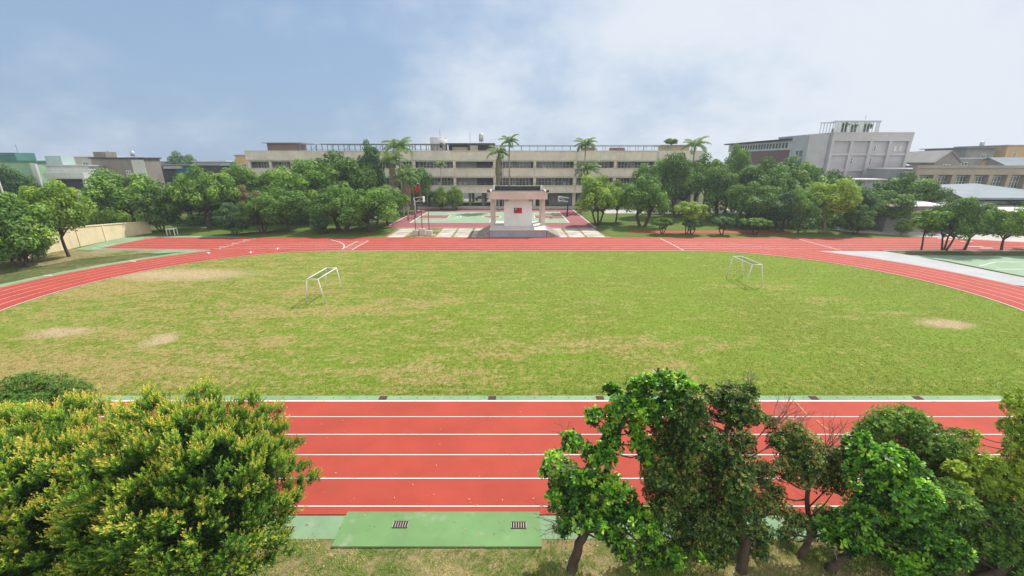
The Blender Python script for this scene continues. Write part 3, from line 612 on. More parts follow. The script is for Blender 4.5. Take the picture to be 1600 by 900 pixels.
GL = 'trees on the left side of the far straight'; GR = 'trees on the right side of the far straight'; GS = 'young trees along the right kerb strip'
for a in [
 # left verge
 ('broadleaf_tree', 'shrub', 10, 42.5, 306, 120, lf_mid, 'leftmost bushy tree on the dry verge outside the left curve', dict(group='trees on the dry verge at the left curve')),
 ('broadleaf_tree', 'shrub', 38, 44.5, 345, 60, lf_dark, 'dark bush foliaged to the ground under the leftmost verge tree', dict(group='trees on the dry verge at the left curve')),
 ('broadleaf_tree', 'round', 84, 47.5, 284, 92, lf_light, 'yellow-green tree with bare forked trunk in front of the cream wall', dict(group='trees on the dry verge at the left curve')),
 ('broadleaf_tree', 'round', 18, 78, 256, 72, lf_blue, 'dark tree directly in front of the mint green house at the far left', {}),
 ('broadleaf_tree', 'round', 196, 67, 267, 112, lf_mid, 'wide olive-tinted tree at the end of the cream wall, leftmost of the far row', dict(group=GL)),
 ('broadleaf_tree', 'shrub', 246, 65.5, 291, 66, lf_dark, 'dark layered tree foliaged to the ground beside the white frame', dict(group=GL)),
 ('broadleaf_tree', 'wide', 316, 69, 262, 94, lf_mid, 'green tree with slanting bare trunk left of the round shrub', dict(group=GL)),
 ('round_shrub', 'shrub', 367, 62.9, 318, 52, lf_blue, 'round blue-green shrub standing alone beside the far track edge', dict(cat='shrub')),
 ('broadleaf_tree', 'round', 378, 79, 258, 66, lf_mid, 'light green crown rising behind the reddish brown thicket', dict(group=GL)),
 ('brown_thicket', 'shrub', 384, 73, 292, 56, lf_brown, 'reddish brown half dry thicket behind the round shrub', dict(cat='thicket')),
 ('broadleaf_tree', 'round2', 300, 79, 285, 80, lf_dark, 'dark shaded tree behind the slanting trunk', dict(group=GL)),
 ('broadleaf_tree', 'round', 345, 76, 300, 66, lf_dark, 'low shaded tree in the thicket left of the brown shrub', dict(group=GL)),
 ('broadleaf_tree', 'round2', 408, 64.2, 306, 66, lf_dark, 'dark tree with thick stump-like trunk right of the round shrub', dict(group=GL)),
 ('broadleaf_tree', 'round', 446, 66, 295, 76, lf_dark, 'dark tree with flared trunk below the long left wing of the school', dict(group=GL)),
 ('broadleaf_tree', 'round', 430, 82, 262, 74, lf_mid, 'bright crown in front of the left end of the school', dict(group=GL)),
 ('broadleaf_tree', 'wide', 478, 76, 258, 100, lf_mid, 'broad crown in the middle of the left row', dict(group=GL)),
 ('broadleaf_tree', 'wide', 520, 82, 240, 118, lf_dark, 'tall broad tree covering the middle of the left school wing', dict(group=GL)),
 ('broadleaf_tree', 'round', 560, 84, 250, 60, lf_mid, 'crown just left of the tall dark conifer', dict(group=GL)),
 ('broadleaf_tree', 'round2', 400, 78, 282, 60, lf_mid, 'mid height crown right of the brown thicket', dict(group=GL)),
 ('conical_shrub', 'shrub', 500, 63.4, 336, 26, lf_blue, 'small dark conical shrub at the edge of the far track', dict(cat='shrub')),
 ('broadleaf_tree', 'dome', 532, 66.5, 292, 92, lf_mid, 'big rounded tree nearest to the track in the left row', dict(group=GL)),
 ('broadleaf_tree', 'round2', 577, 65.5, 296, 84, lf_mid, 'dense tree with thick dark trunk near the start marks', dict(group=GL)),
 ('araucaria_tree', 'tall', 581, 86, 222, 36, lf_blue, 'tall dark conifer rising above the school roofline', {}),
 ('araucaria_tree', 'tall', 540, 88, 240, 28, lf_blue, 'slim conifer top left of the tall dark conifer', {}),
 ('broadleaf_tree', 'round', 604, 72, 290, 54, lf_mid, 'rightmost rounded tree of the left row beside the court', dict(group=GL)),
 ('broadleaf_tree', 'round', 648, 92, 258, 52, lf_dark, 'dark tree behind the palms at the court corner', dict(group=GL)),
 ('garden_bush', 'shrub', 690, 97.5, 292, 24, lf_light, 'bright bush in front of the vine wall, left of the pair', dict(cat='bush')),
 ('garden_bush', 'shrub', 713, 97.5, 291, 24, lf_light, 'bright bush in front of the vine wall, right of the pair', dict(cat='bush')),
 ('broadleaf_tree', 'round', 290, 150, 238, 42, lf_blue, 'dark tree on the skyline behind the teal sheet roof', {}),
 ('broadleaf_tree', 'round', 372, 150, 250, 34, lf_blue, 'small dark skyline tree left of the school', {}),
 # right of the court
 ('broadleaf_tree', 'round2', 936, 73, 275, 64, lf_light, 'bright tree with several trunks at the right court corner', dict(group=GR)),
 ('broadleaf_tree', 'round', 964, 77, 283, 42, lf_dark, 'darker tree between the corner tree and the domed tree', dict(group=GR)),
 ('banyan_tree', 'dome', 1007, 71.5, 276, 66, lf_mid, 'domed bright banyan with a stout dark trunk', dict(group=GR)),
 ('broadleaf_tree', 'round', 1018, 86, 251, 56, lf_mid, 'light crown behind the domed banyan', dict(group=GR)),
 ('broadleaf_tree', 'loose', 1074, 64.2, 315, 46, lf_yellow, 'small yellow-green tree between the clipped trees', {}),
 ('clipped_tree', 'bonsai', 1033, 63.4, 340, 34, lf_dark, 'flat-topped clipped tree, first from the court side', dict(group='clipped low trees along the far track')),
 ('clipped_tree', 'bonsai', 1078, 63.2, 345, 32, lf_blue, 'clipped low tree under the yellow-green tree', dict(group='clipped low trees along the far track')),
 ('clipped_tree', 'bonsai', 1126, 62.7, 339, 36, lf_blue, 'umbrella-shaped clipped tree standing alone in the lawn gap', dict(group='clipped low trees along the far track')),
 ('clipped_tree', 'bonsai', 1176, 62.9, 341, 42, lf_mid, 'widest clipped tree, last before the big shaded trees', dict(group='clipped low trees along the far track')),
 ('broadleaf_tree', 'round2', 1062, 84, 240, 62, lf_dark, 'dark tall tree right of the light crown', dict(group=GR)),
 ('broadleaf_tree', 'wide', 1098, 88, 243, 76, lf_mid, 'big tree beneath the lone palm head', dict(group=GR)),
 ('broadleaf_tree', 'round2', 1128, 79, 262, 64, lf_dark, 'deep green tree before the big tree below the palm', dict(group=GR)),
 ('feathery_tree', 'tall', 1152, 96, 227, 40, lf_mid, 'feathery tall tree at the left end of the brick hall', {}),
 ('broadleaf_tree', 'wide', 1190, 77, 250, 92, lf_dark, 'broad tree in front of the brick hall', dict(group=GR)),
 ('broadleaf_tree', 'wide', 1232, 82, 247, 98, lf_mid, 'tall broad tree in front of the hall stair tower', dict(group=GR)),
 ('broadleaf_tree', 'round2', 1186, 69, 292, 72, lf_dark, 'dark middle tree behind the widest clipped tree', dict(group=GR)),
 ('broadleaf_tree', 'round', 1160, 72, 285, 50, lf_dark, 'narrow shaded tree behind the lawn gap', dict(group=GR)),
 ('broadleaf_tree', 'round2', 1224, 66, 300, 62, lf_blue, 'dark drooping tree left of the forked trunk', dict(group=GR)),
 ('broadleaf_tree', 'round', 1252, 64.0, 296, 52, lf_mid, 'mid green tree foliaged low beside the yellow one', dict(group=GR)),
 ('broadleaf_tree', 'round', 1297, 65.0, 281, 80, lf_yellow, 'yellowish tree with pale forked trunk in the right row', dict(group=GR, bark=m_barkgrey)),
 ('broadleaf_tree', 'wide', 1292, 79, 268, 86, lf_dark, 'tall crown below the pale hall facade', dict(group=GR)),
 ('broadleaf_tree', 'round2', 1345, 68, 294, 66, lf_blue, 'dark tree right of the yellowish tree', dict(group=GR)),
 ('broadleaf_tree', 'shrub', 1338, 63.4, 322, 42, lf_dark, 'low dense tree foliaged to the ground in the right row', dict(group=GR)),
 ('broadleaf_tree', 'round', 1388, 66, 300, 66, lf_dark, 'shaded tree second from the right end of the row', dict(group=GR)),
 ('broadleaf_tree', 'wide', 1412, 74, 272, 104, lf_dark, 'largest tree at the right end, before the terrace houses', dict(group=GR)),
 ('pale_shrub', 'shrub', 1404, 63.2, 342, 26, lf_light, 'pale fern-like shrub at the right end of the row', dict(cat='shrub')),
 # right strip
 ('young_tree', 'small', 1446, 51.0, 328, 54, lf_mid, 'thin leaning young tree, leftmost on the kerb strip', dict(group=GS)),
 ('young_tree', 'round2', 1488, 50.8, 308, 70, lf_dark, 'dark young tree on the kerb strip, left of the close pair', dict(group=GS)),
 ('young_tree', 'round', 1518, 50.9, 314, 76, lf_dark, 'wider young tree on the kerb strip, right of the close pair', dict(group=GS)),
 ('young_tree', 'round', 1574, 50.8, 324, 76, lf_light, 'brownish green young tree near the right picture edge', dict(group=GS)),
 ('young_tree', 'round', 1610, 51.6, 328, 66, lf_mid, 'young tree cut by the right picture edge', dict(group=GS)),
 ('broadleaf_tree', 'round', 1470, 84, 306, 60, lf_mid, 'crown behind the kerb strip under the blue-grey roof', {}),
 ('broadleaf_tree', 'wide', 1560, 70, 312, 90, lf_mid, 'low green crown between the blue-grey roof and the white roof', {}),
]: ptree(*a[:8], **a[8])

# hedges and undergrowth
def hedge(name, x0, x1, y0, y1, h, m, label, cat, n, size, seed, kind=None, lr=.5):
    rg = np.random.default_rng(seed); k = int(max(12, (x1 - x0) * (y1 - y0) * 1.2 + (x1 - x0) * 3)); lb = []
    for i in range(k): lb.append((rg.uniform(x0, x1), rg.uniform(y0, y1), rg.uniform(.25, .95) * h, lr * rg.uniform(.7, 1.3)))
    V, T = lobes_crown(rg, lb, n, size); V[:, 2] = np.maximum(V[:, 2], 0.0); o = npmesh(name, V, np.arange(len(V)).reshape(-1, 4), m, None, T); tag(o, label, cat, kind=kind); return o
hedge('undergrowth', -64, -24, 88, 97, 3.4, lf_dark, 'dark undergrowth behind the left row of trees', 'undergrowth', 26000, .3, 31, 'stuff', .9)
hedge('undergrowth', 46, 78, 80, 90, 3.6, lf_dark, 'dark undergrowth behind the right row of trees', 'undergrowth', 20000, .3, 32, 'stuff', .9)
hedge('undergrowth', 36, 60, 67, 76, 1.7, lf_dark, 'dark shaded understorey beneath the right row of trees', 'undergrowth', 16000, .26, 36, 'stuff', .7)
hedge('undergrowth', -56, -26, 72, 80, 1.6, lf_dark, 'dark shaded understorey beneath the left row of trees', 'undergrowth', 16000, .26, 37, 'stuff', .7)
hedge('low_hedge', 28, 46, 88, 89.5, 1.3, lf_dark, 'low dark hedge behind the lawn gap on the right', 'hedge', 6000, .2, 33)
hedge('vine_hedge', -22.5, -14.4, 101.2, 103.0, 3.1, lf_blue, 'dark vine covered hedge before the school ground floor', 'hedge', 14000, .2, 34)
hedge('green_field', -102, -64, 58, 80, 2.7, lf_light, 'rough green crop field beyond the cream wall', 'crops', 34000, .38, 35, 'stuff', .8)

# palms
def palm(x, y, H_, label, seed, fr=2.6, dead=0, group=None, trunk_r=.17, nfr=15):
    rg = np.random.default_rng(seed); rs = random.Random(seed); e = empty('palm_tree', (x, y, 0)); tag(e, label, 'palm tree', group)
    b = MB(); fr *= 1.02; ht = H_ - fr * .5; lean = (rs.uniform(-.15, .15), rs.uniform(-.15, .15))
    b.tube([(0, 0, -.1), (0, 0, .3), (lean[0] * .5, lean[1] * .5, ht * .5), (lean[0], lean[1], ht - .9)], [trunk_r * 1.35, trunk_r, trunk_r * .9, trunk_r * .8], 9); b.done('trunk', m_palmtrunk, e, True)
    b = MB(); b.tube([(lean[0], lean[1], ht - .92), (lean[0], lean[1], ht - .5), (lean[0], lean[1], ht + .1)], [trunk_r * .8, trunk_r * 1.05, trunk_r * .5], 9); b.done('crownshaft', mat('crownshaft_green_%d' % seed, (.12, .20, .06)), e, True)
    def frond(az, el0, L_, droop):
        pts = []; p = Vector((lean[0], lean[1], ht)); el = el0
        for k in range(9):
            pts.append(p.copy()); d = Vector((math.cos(az) * math.cos(el), math.sin(az) * math.cos(el), math.sin(el))); p += d * L_ / 8; el -= droop / 8
        return pts
    Vs, Ts = [], []
    def addfr(pts, base, W_):
        pa = np.array([tuple(q) for q in pts])
        nl = 34
        for s_ in (-1, 1):
            tt = np.linspace(.08, .99, nl) * (len(pa) - 1); i = np.minimum(tt.astype(int), len(pa) - 2); f = (tt - i)[:, None]
            c = pa[i] * (1 - f) + pa[i + 1] * f; d = unit(pa[i + 1] - pa[i]); sd_ = unit(np.cross(d, [0, 0, 1.0]) + 1e-6)
            u = (tt / (len(pa) - 1)); ll = W_ * np.sin(np.clip(u * 2.7 + .35, 0, np.pi)) ** .6 * rg.uniform(.8, 1.1, nl)
            D = unit(sd_ * s_ + d * .55 + np.array([0, 0, -.55]) + rg.normal(0, .12, (nl, 3)))
            Nn = unit(np.cross(D, d)); Vs.append(quads(c, D, Nn, ll, np.full(nl, .15))); Ts.append(np.clip(base + rg.normal(0, .12, nl), 0, 1))
    sp = MB()
    for k in range(nfr):
        az = k * 2.399 + rs.uniform(-.2, .2); el = R(78 - 72 * (k / nfr)) ; pts = frond(az, el, fr * rs.uniform(.85, 1.1), R(95)); addfr(pts, .45 + .25 * (1 - k / nfr), fr * .30)
        sp.tube(pts, [.03, .03, .028, .025, .022, .018, .014, .01, .006], 4)
    V = np.concatenate(Vs); sp.done('frond_stalks', m_palmtrunk, e); npmesh('fronds', V, np.arange(len(V)).reshape(-1, 4), lf_palm, e, np.concatenate(Ts))
    if dead:
        Vs.clear(); Ts.clear()
        for k in range(dead):
            az = k * 2.399; pts = []
            for j in range(9): pts.append(Vector((lean[0] + math.cos(az) * (.2 + .5 * math.sin(j / 8 * 2.6)), lean[1] + math.sin(az) * (.2 + .5 * math.sin(j / 8 * 2.6)), ht - .3 - j / 8 * fr * rs.uniform(1.3, 2.0))))
            addfr(pts, .5, .45)
        V = np.concatenate(Vs); npmesh('dead_fronds', V, np.arange(len(V)).reshape(-1, 4), lf_dead, e, np.concatenate(Ts))
    return e
def ppalm(px, Y, top, label, seed, **kw): return palm(P(px, 270, Y)[0], Y, P(px, top, Y)[2], label, seed, **kw)
GP = 'royal palms in front of the school'
ppalm(796, 97, 211, 'slim straight palm rising behind the stage, right of the shaggy one', 41, fr=2.7, group=GP, trunk_r=.2, nfr=11)
ppalm(779, 95, 226, 'shaggy palm with hanging dead fronds behind the stage', 42, fr=3.2, dead=16, group=GP, nfr=11)
ppalm(914, 97, 215, 'taller rear palm right of the stage', 43, fr=3.0, group=GP)
ppalm(918, 94, 250, 'lower front palm right of the stage with drooping fronds', 44, fr=3.8, group=GP, dead=8)
ppalm(626, 84, 214, 'tallest palm in the clump at the left court corner', 45, fr=3.6, group=GP)
ppalm(612, 80, 236, 'left palm of the clump at the left court corner', 46, fr=3.2, dead=10, group=GP)
ppalm(633, 79, 262, 'shorter palm of the court corner clump with straw fronds', 47, fr=2.8, dead=14, group=GP)
ppalm(689, 99, 250, 'small thin palm over the vine hedge', 48, fr=1.9, group=GP, trunk_r=.1, nfr=9)
ppalm(1082, 92, 214, 'lone palm head above the right row of trees', 49, fr=3.4, group=GP, nfr=12)

# ---------------------------------------------------------------- buildings
def part(mb, name, m, parent, **k): return mb.done(name, m, parent, **k)
def window(parent, x0, x1, z0, z1, y, cols=4, rows=2, m=None, face='y', th=.05):
    """framed window whose front is at y (facing -Y) or at x (face='x', facing +X / -X)"""
    b = MB(); g = MB(); fw = .09
    def bb(mb, a0, a1, c0, c1, d0, d1):
        if face == 'y': mb.box(a0, a1, y + d0, y + d1, c0, c1)
        else: mb.box(y + d0, y + d1, a0, a1, c0, c1)
    bb(b, x0, x1, z1 - fw, z1, -th, .02); bb(b, x0, x1, z0, z0 + fw, -th, .02)
    for i in range(cols + 1):
        x = x0 + (x1 - x0 - fw) * i / cols; bb(b, x, x + fw, z0 + fw, z1 - fw, -th + .004, .018)
    for j in range(1, rows):
        z = z0 + (z1 - z0) * (j / rows + .08); 
        for i in range(cols):
            xa = x0 + (x1 - x0 - fw) * i / cols + fw; xb = x0 + (x1 - x0 - fw) * (i + 1) / cols; bb(b, xa, xb, z - .03, z + .03, -th + .008, .014)
    f = b.done('window', m or m_frame, parent); bb(g, x0 + .02, x1 - .02, z0 + .02, z1 - .02, -.012, .008); g.done('pane', m_glass, f); return f

sch = empty('school_building', (0, 0, 0)); tag(sch, 'long three storey beige school building with banded parapets across the background', 'school building')
XL, XR = -63.6, 46.0; YF = 104.8
levels = [(10.94, 12.98), (7.09, 9.02), (3.62, 4.97)]
joints = [-63.6, -43.2, -23.6, -13.9, -2.0, 5.4, 15.2, 24.9, 34.6, 46.0]
for li, (z0, z1) in enumerate(levels):
    b = MB()
    for i in range(len(joints) - 1):
        pr = .0 if i % 2 else .12
        b.box(joints[i] + .02, joints[i + 1] - .02, YF - pr, YF + .25, z0, z1)
    part(b, 'parapet_band', m_tile, sch)
    b = MB(); b.box(XL + .1, XR - .1, YF - .2, YF + .3, z1 + .003, z1 + .10); part(b, 'coping', m_col, sch)
b = MB()
for z in (10.6, 6.8, 3.3): b.box(XL + .05, XR - .05, YF + .26, 117, z, z + .32)
b.box(-14.5, XR, YF - .5, YF + .25, 3.28, 3.6); part(b, 'floor_slab', m_tile_pale, sch)
b = MB()
for z0, z1 in ((.0, 3.3), (3.62, 6.8), (7.12, 10.6)):
    segs = [(XL + .3, -13.4), (-10.9, -10.2), (-7.6, -6.9), (-4.0, XR - .3)] if z0 == 0 else [(XL + .3, XR - .3)]
    for xa, xb in segs: b.box(xa, xb, 107.4, 107.65, z0, z1); b.box(xa, xb, 116.6, 116.85, z0, z1)
    b.box(XL, XL + .3, YF + .26, 117, z0, z1); b.box(XR - .3, XR, YF + .26, 117, z0, z1)
b.box(-13.65, -13.4, 107.65, 116.6, 0, 3.3); b.box(-4.0, -3.75, 107.65, 116.6, 0, 3.3)
part(b, 'wall', m_inwall, sch)
cols = [-23.6, -13.9, -4.2, 5.5, 15.2, 24.9, 34.6, 44.3]
for x in cols + [-63.2 + 5.08 * k for k in range(8)]:
    b = MB()
    b.box(x - .32, x + .32, YF + .252, YF + .85, 0.003, 10.9)
    part(b, 'column', m_col, sch)
rs = random.Random(4)
for (z0, z1) in ((4.6, 6.75), (8.6, 10.55)):
    for i, x in enumerate(cols[:-1]):
        if x == -13.9:
            if z0 > 9: window(sch, x + 1.2, x + 4.2, z0, z1, 107.36, 4, 2)
            b = MB(); b.box(x + 5.2, x + 9.2, 107.2, 107.36, z0 - .1, z1); part(b, 'dark_opening_panel', m_dark, sch)  # solid dark panel paints the darkness of an open bay
            continue
        window(sch, x + .9 + rs.uniform(0, .4), x + 4.3, z0, z1, 107.36, 4, 2); window(sch, x + 5.1, x + 8.3 + rs.uniform(0, .5), z0, z1, 107.36, 4, 2)
        b = MB(); b.box(x + 8.85, x + 9.35, 107.25, 107.36, z0 - .6, z1 - .1); part(b, 'door', m_dark, sch)
    for k in range(8):
        x = -63.2 + 5.08 * k; window(sch, x + .9, x + 2.9, z0, z1, 107.36, 3, 2); b = MB(); b.box(x + 3.4, x + 4.5, 107.25, 107.36, z0 - .6, z1); part(b, 'door', m_dark, sch)
# ground floor: shutters, noticeboards
for xa, xb, mm, nm in ((-3.4, 1.0, m_dark, 'shutter'), (5.9, 9.2, m_dark, 'shutter'), (9.6, 14.8, m_greymetal, 'shutter'), (15.6, 22, m_dark, 'shutter'), (2.1, 4.9, m_tan, 'notice_wall'), (16.2, 18.2, m_tan, 'notice_wall')):
    b = MB(); b.box(xa, xb, 107.0 if nm == 'shutter' else 106.8, 107.34 if nm == 'shutter' else 106.98, .15, 2.7); part(b, nm, mm, sch)
for x in (-23.9, -2.3, 15.5, 34.9, -43.5):
    b = MB(); b.tube([(x, YF - .22, .1), (x, YF - .22, 12.9)], .06, 6); part(b, 'downpipe', m_grey_lt, sch)
rsf = random.Random(12)
for i in range(12):
    x = rsf.uniform(-22, 40); z = rsf.choice((5.1, 9.1)); b = MB(); b.box(x, x + .8, 106.9, 107.3, z, z + .55); part(b, 'air_conditioner', m_whitewall, sch)
for z in (9.03, 4.98):
    b = MB(); b.tube([(-63, YF + .1, z + .55), (45.5, YF + .1, z + .55)], .035, 5)
    for k in range(54): b.tube([(-62.5 + k * 2, YF + .1, z), (-62.5 + k * 2, YF + .1, z + .55)], .025, 4)
    part(b, 'corridor_railing', m_greymetal, sch)
# roof furniture
b = MB(); b.box(-59.8, -53.0, 108, 114, 13.02, 14.85); part(b, 'brick_penthouse', m_brick, sch)
b = MB(); b.box(-60.6, -51.0, 107.2, 114.5, 14.853, 15.0); part(b, 'penthouse_roof', m_bluemetal, sch)
b = MB(); b.box(-46, -16.6, 106.2, 113.0, 14.55, 14.68); part(b, 'roof_canopy', m_bluemetal, sch)
b = MB()
for k in range(27):
    x = -51 + k * 1.32; b.tube([(x, 106.4, 13.08), (x, 106.4, 14.54)], .10, 4)
    if k % 6 == 2: b.tube([(x, 106.4, 13.1), (x + 1.6, 106.4, 14.5)], .05, 4); 
for k in range(9):
    x = -50 + k * 4.1; b.tube([(x, 112.6, 13.08), (x, 112.6, 14.54)], .06, 4)
b.tube([(-51, 106.4, 13.35), (-16.8, 106.4, 13.35)], .04, 4); b.tube([(-51, 106.4, 14.5), (-16.8, 106.4, 14.5)], .07, 4); part(b, 'roof_frame', m_greymetal, sch)
b = MB()
for z0, z1, xa, xb in ((14.6, 14.85, -16.1, 1.0 - 5.2), (13.03, 14.6, -16.1, -15.7), (13.03, 14.6, -4.6, -4.2), (13.03, 14.6, -10.6, -10.2)): b.box(xa, xb, 107, 107.4, z0, z1)
b.box(-16.1, -4.2, 112, 112.3, 13.03, 14.85); b.box(-16.1, -4.2, 107.41, 112, 14.62, 14.84); part(b, 'roof_pavilion', m_dark, sch)
b = MB(); b.box(-10.1, -8.3, 106.8, 107.6, 13.1, 14.3); b.box(-14.6, -10.9, 108, 108.3, 13.1, 14.0); part(b, 'pavilion_wall', m_tan, sch)
b = MB()
for k in range(22):
    x = -3.6 + k * 1.95; b.tube([(x, 105.6, 13.08), (x, 105.6, 14.2)], .09 if k % 3 == 0 else .045, 4)
    if k > 12: b.tube([(x + .6, 105.6, 13.08), (x + .6, 105.6, 14.2)], .04, 4)
b.box(-4, 39, 105.4, 105.7, 14.2, 14.32); b.box(-4, 39, 112, 112.2, 14.2, 14.32); part(b, 'roof_railing', m_greymetal, sch)
b = MB(); b.box(37, 43.0, 107, 112, 13.02, 14.3); b.box(36.2, 43.8, 106.4, 112.5, 14.303, 14.45); part(b, 'stair_head', m_tan, sch)
b = MB(); b.box(17, 20, 107, 109, 13.02, 13.9); part(b, 'plant_box', m_brick, sch); b = MB(); b.box(24, 27.5, 107.5, 109, 13.02, 13.8); part(b, 'plant_box', m_brick, sch)
# round white tank and steel tank on the roof
e = empty('water_tank', P(686, 236, 110)[:2] + (13.0,)); tag(e, 'wide white round water tank on the school roof', 'water tank')
b = MB(); b.tube([(0, 0, 0), (0, 0, 3.2)], 2.1, 20); b.done('tank_shell', m_whitewall, e, True); b = MB(); b.tube([(0, 0, 3.203), (0, 0, 3.4)], [2.15, 1.7], 20); b.done('lid', m_grey_lt, e); b = MB(); b.tube([(0.4, 0, 3.4), (0.4, 0, 5.2)], .04, 5); b.done('rod', m_greymetal, e)
b = MB(); b.box(.6, 1.3, -2.16, -1.9, .8, 1.9); b.done('hatch', m_dark, e)
e = empty('water_tank', (P(752, 223, 109)[0], 109, 14.85)); tag(e, 'small upright steel water tank on the dark roof pavilion', 'water tank')
b = MB(); b.tube([(0, 0, .5), (0, 0, .6), (0, 0, 2.1), (0, 0, 2.35)], [.45, .55, .55, .2], 14); b.done('tank_shell', m_metal, e, True)
b = MB()
for a in range(4): b.tube([(.4 * math.cos(a * 1.57), .4 * math.sin(a * 1.57), 0), (.4 * math.cos(a * 1.57), .4 * math.sin(a * 1.57), .55)], .035, 4)
b.done('stand', m_greymetal, e)
e = empty('roof_antenna', (-10.2, 108, 14.85)); tag(e, 'thin antenna pole left of the steel water tank', 'antenna'); b = MB(); b.tube([(0, 0, 0), (0, 0, 2.6)], .035, 5); b.tube([(-.3, 0, 2.1), (.3, 0, 2.1)], .02, 4); b.done('pole', m_greymetal, e)
tree('roof_tree', 'round', 39.5, 109, 17.0 - 14.9 + 0, 1.5, lf_dark, 'small tree crown poking over the stair head on the right of the school roof').location = (39.5, 110, 14.0)

def block(name, label, x0, x1, y0, y1, h, mw, roofm=None, cat='house', rz=0, wins=(), overhang=.25, extra=None, rt=.25):
    e = empty(name, ((x0 + x1) / 2, (y0 + y1) / 2, 0), rz); tag(e, label, cat); hx, hy = (x1 - x0) / 2, (y1 - y0) / 2
    b = MB(); b.box(-hx, hx, -hy, hy, 0, h); b.done('wall', mw, e)
    b = MB(); b.box(-hx - overhang, hx + overhang, -hy - overhang, hy + overhang, h + .003, h + rt); b.done('roof', roofm or m_grey_lt, e)
    for (a, c, z0, z1, n) in wins: window(e, -hx + a * 2 * hx, -hx + c * 2 * hx, z0, z1, -hy - .02, n, 2)
    if extra: extra(e, hx, hy, h)
    return e
def at_x(px, py, Y): return P(px, py, Y)[0]
# ---- left neighbours beyond the cream wall
def ex_mint(e, hx, hy, h):
    b = MB(); b.box(-hx + .3, hx * .1, -hy + .5, hy, h + .26, h + 1.7); b.done('roof_room', m_teal, e)
    b = MB(); b.box(hx - .9, hx + .05, -hy - .45, -hy - .003, 0, h - .2); b.done('corner_pier', m_whitewall, e)
    b = MB(); b.box(-hx, hx - 1.0, -hy - .30, -hy - .003, 0, 3.2); b.done('base_cladding', m_teal, e)
block('row_house', 'mint green house with teal roof room at the far left', at_x(-20, 250, 84), at_x(62, 270, 84), 84, 88, 10.5, m_mint, m_teal, wins=((.12, .3, 5.2, 6.8, 3), (.5, .62, 5.2, 6.8, 2)), extra=ex_mint)
def ex_bal(e, hx, hy, h):
    b = MB(); b.box(-hx + .8, hx + .1, -hy - 1.6, -hy - .003, 3.9, 5.1); b.box(-hx + .8, hx + .1, -hy - 1.6, -hy - .003, 7.5, 8.6); b.done('balcony', m_whitewall, e)
    b = MB(); b.box(hx - .35, hx + .1, -hy - 1.6, -hy - .003, 5.103, 7.497); b.done('balcony_pier', m_whitewall, e)
    b = MB(); b.box(-hx + 1.0, hx - .5, -hy - .1, -hy - .004, 5.15, 7.3); b.done('recess_shade_panel', m_dark, e)  # raised dark panel imitates the shade of a recess behind the balcony
    b = MB(); b.box(-hx, hx, -hy - 5.5, -hy - .5, 2.5, 2.8); b.done('lean_to_roof', m_brownroof, e)
    b = MB(); b.box(-hx + .2, hx - .2, -hy - 5.2, -hy - 4.9, 0, 2.495); b.done('lean_to_wall', m_taupe, e)
    b = MB(); b.box(-hx - .2, hx * -.3, -hy + .5, hy - .5, h + .26, h + 1.9); b.done('roof_room', m_paleblue, e)
block('row_house', 'pale house with white balconies beside the mint green one', at_x(64, 265, 82), at_x(132, 265, 82), 83, 86.5, 9.7, m_whitewall, m_grey_lt, wins=((.12, .45, 5.4, 7.2, 3), (.55, .9, 5.4, 7.2, 3)), extra=ex_bal)
def ex_taupe(e, hx, hy, h):
    b = MB(); b.box(-hx + .2, -hx + 2.6, -hy + .6, -hy + 3.0, h + .26, h + 1.3); b.done('roof_room', m_taupe, e)
    b = MB(); b.box(hx - 2.4, hx + .04, -hy - .08, -hy - .003, 4.5, h - .2); b.done('pale_patch', m_whitewall, e)
    b = MB(); b.box(-hx - .1, hx * .2, -hy - 2.6, -hy - .003, 0, 6.2); b.done('annex', m_taupe, e)
block('row_house', 'taupe rendered house with one small window left of the teal roof', at_x(142, 250, 86), at_x(224, 250, 86), 86, 90, 11.1, m_taupe, m_dark, wins=((.62, .70, 7.6, 8.9, 2), (.88, .94, 7.4, 8.8, 1)), extra=ex_taupe)
def ex_shed(e, hx, hy, h):
    b = MB(); b.box(-hx * .25, hx * .3, -hy - .12, -hy - .003, 1.2, h - .6); b.done('blue_sheeting', m_tealblue, e)
    b = MB(); b.box(-hx * .55, -hx * .05, -hy - .5, -hy - .004, h - .62, h - .1); b.done('pale_panel', m_grey_lt, e)
    b = MB()
    for k in range(3): b.box(-hx * .75 + k * 1.4, -hx * .75 + k * 1.4 + .8, -hy - .1, -hy - .004, 4.2, 6.2)
    b.done('pale_posts', m_grey_lt, e)
block('workshop', 'dark workshop with teal blue sheeting behind the left trees', at_x(232, 262, 96), at_x(345, 262, 96), 96, 101, 9.7, m_dark, m_bluemetal, cat='workshop', extra=ex_shed)
block('row_house', 'low white roofed house on the skyline behind the workshop', at_x(225, 250, 150), at_x(352, 250, 150), 150, 154, 10.6, m_greywall, m_whiteroof, wins=((.3, .36, 8.2, 10, 2), (.6, .66, 8.2, 10, 2)))
block('row_house', 'orange tan house peeping out left of the school', at_x(368, 250, 125), at_x(408, 250, 125), 125, 137, 12.2, m_orangewall, m_tan, wins=((.2, .4, 8.4, 10, 2),))
block('row_house', 'distant white flat roofed house above the pale balconies', at_x(95, 250, 140), at_x(150, 250, 140), 140, 150, 12.0, m_grey_lt, m_whiteroof, wins=((.2, .35, 8.6, 10.4, 2), (.6, .75, 8.6, 10.4, 2)))

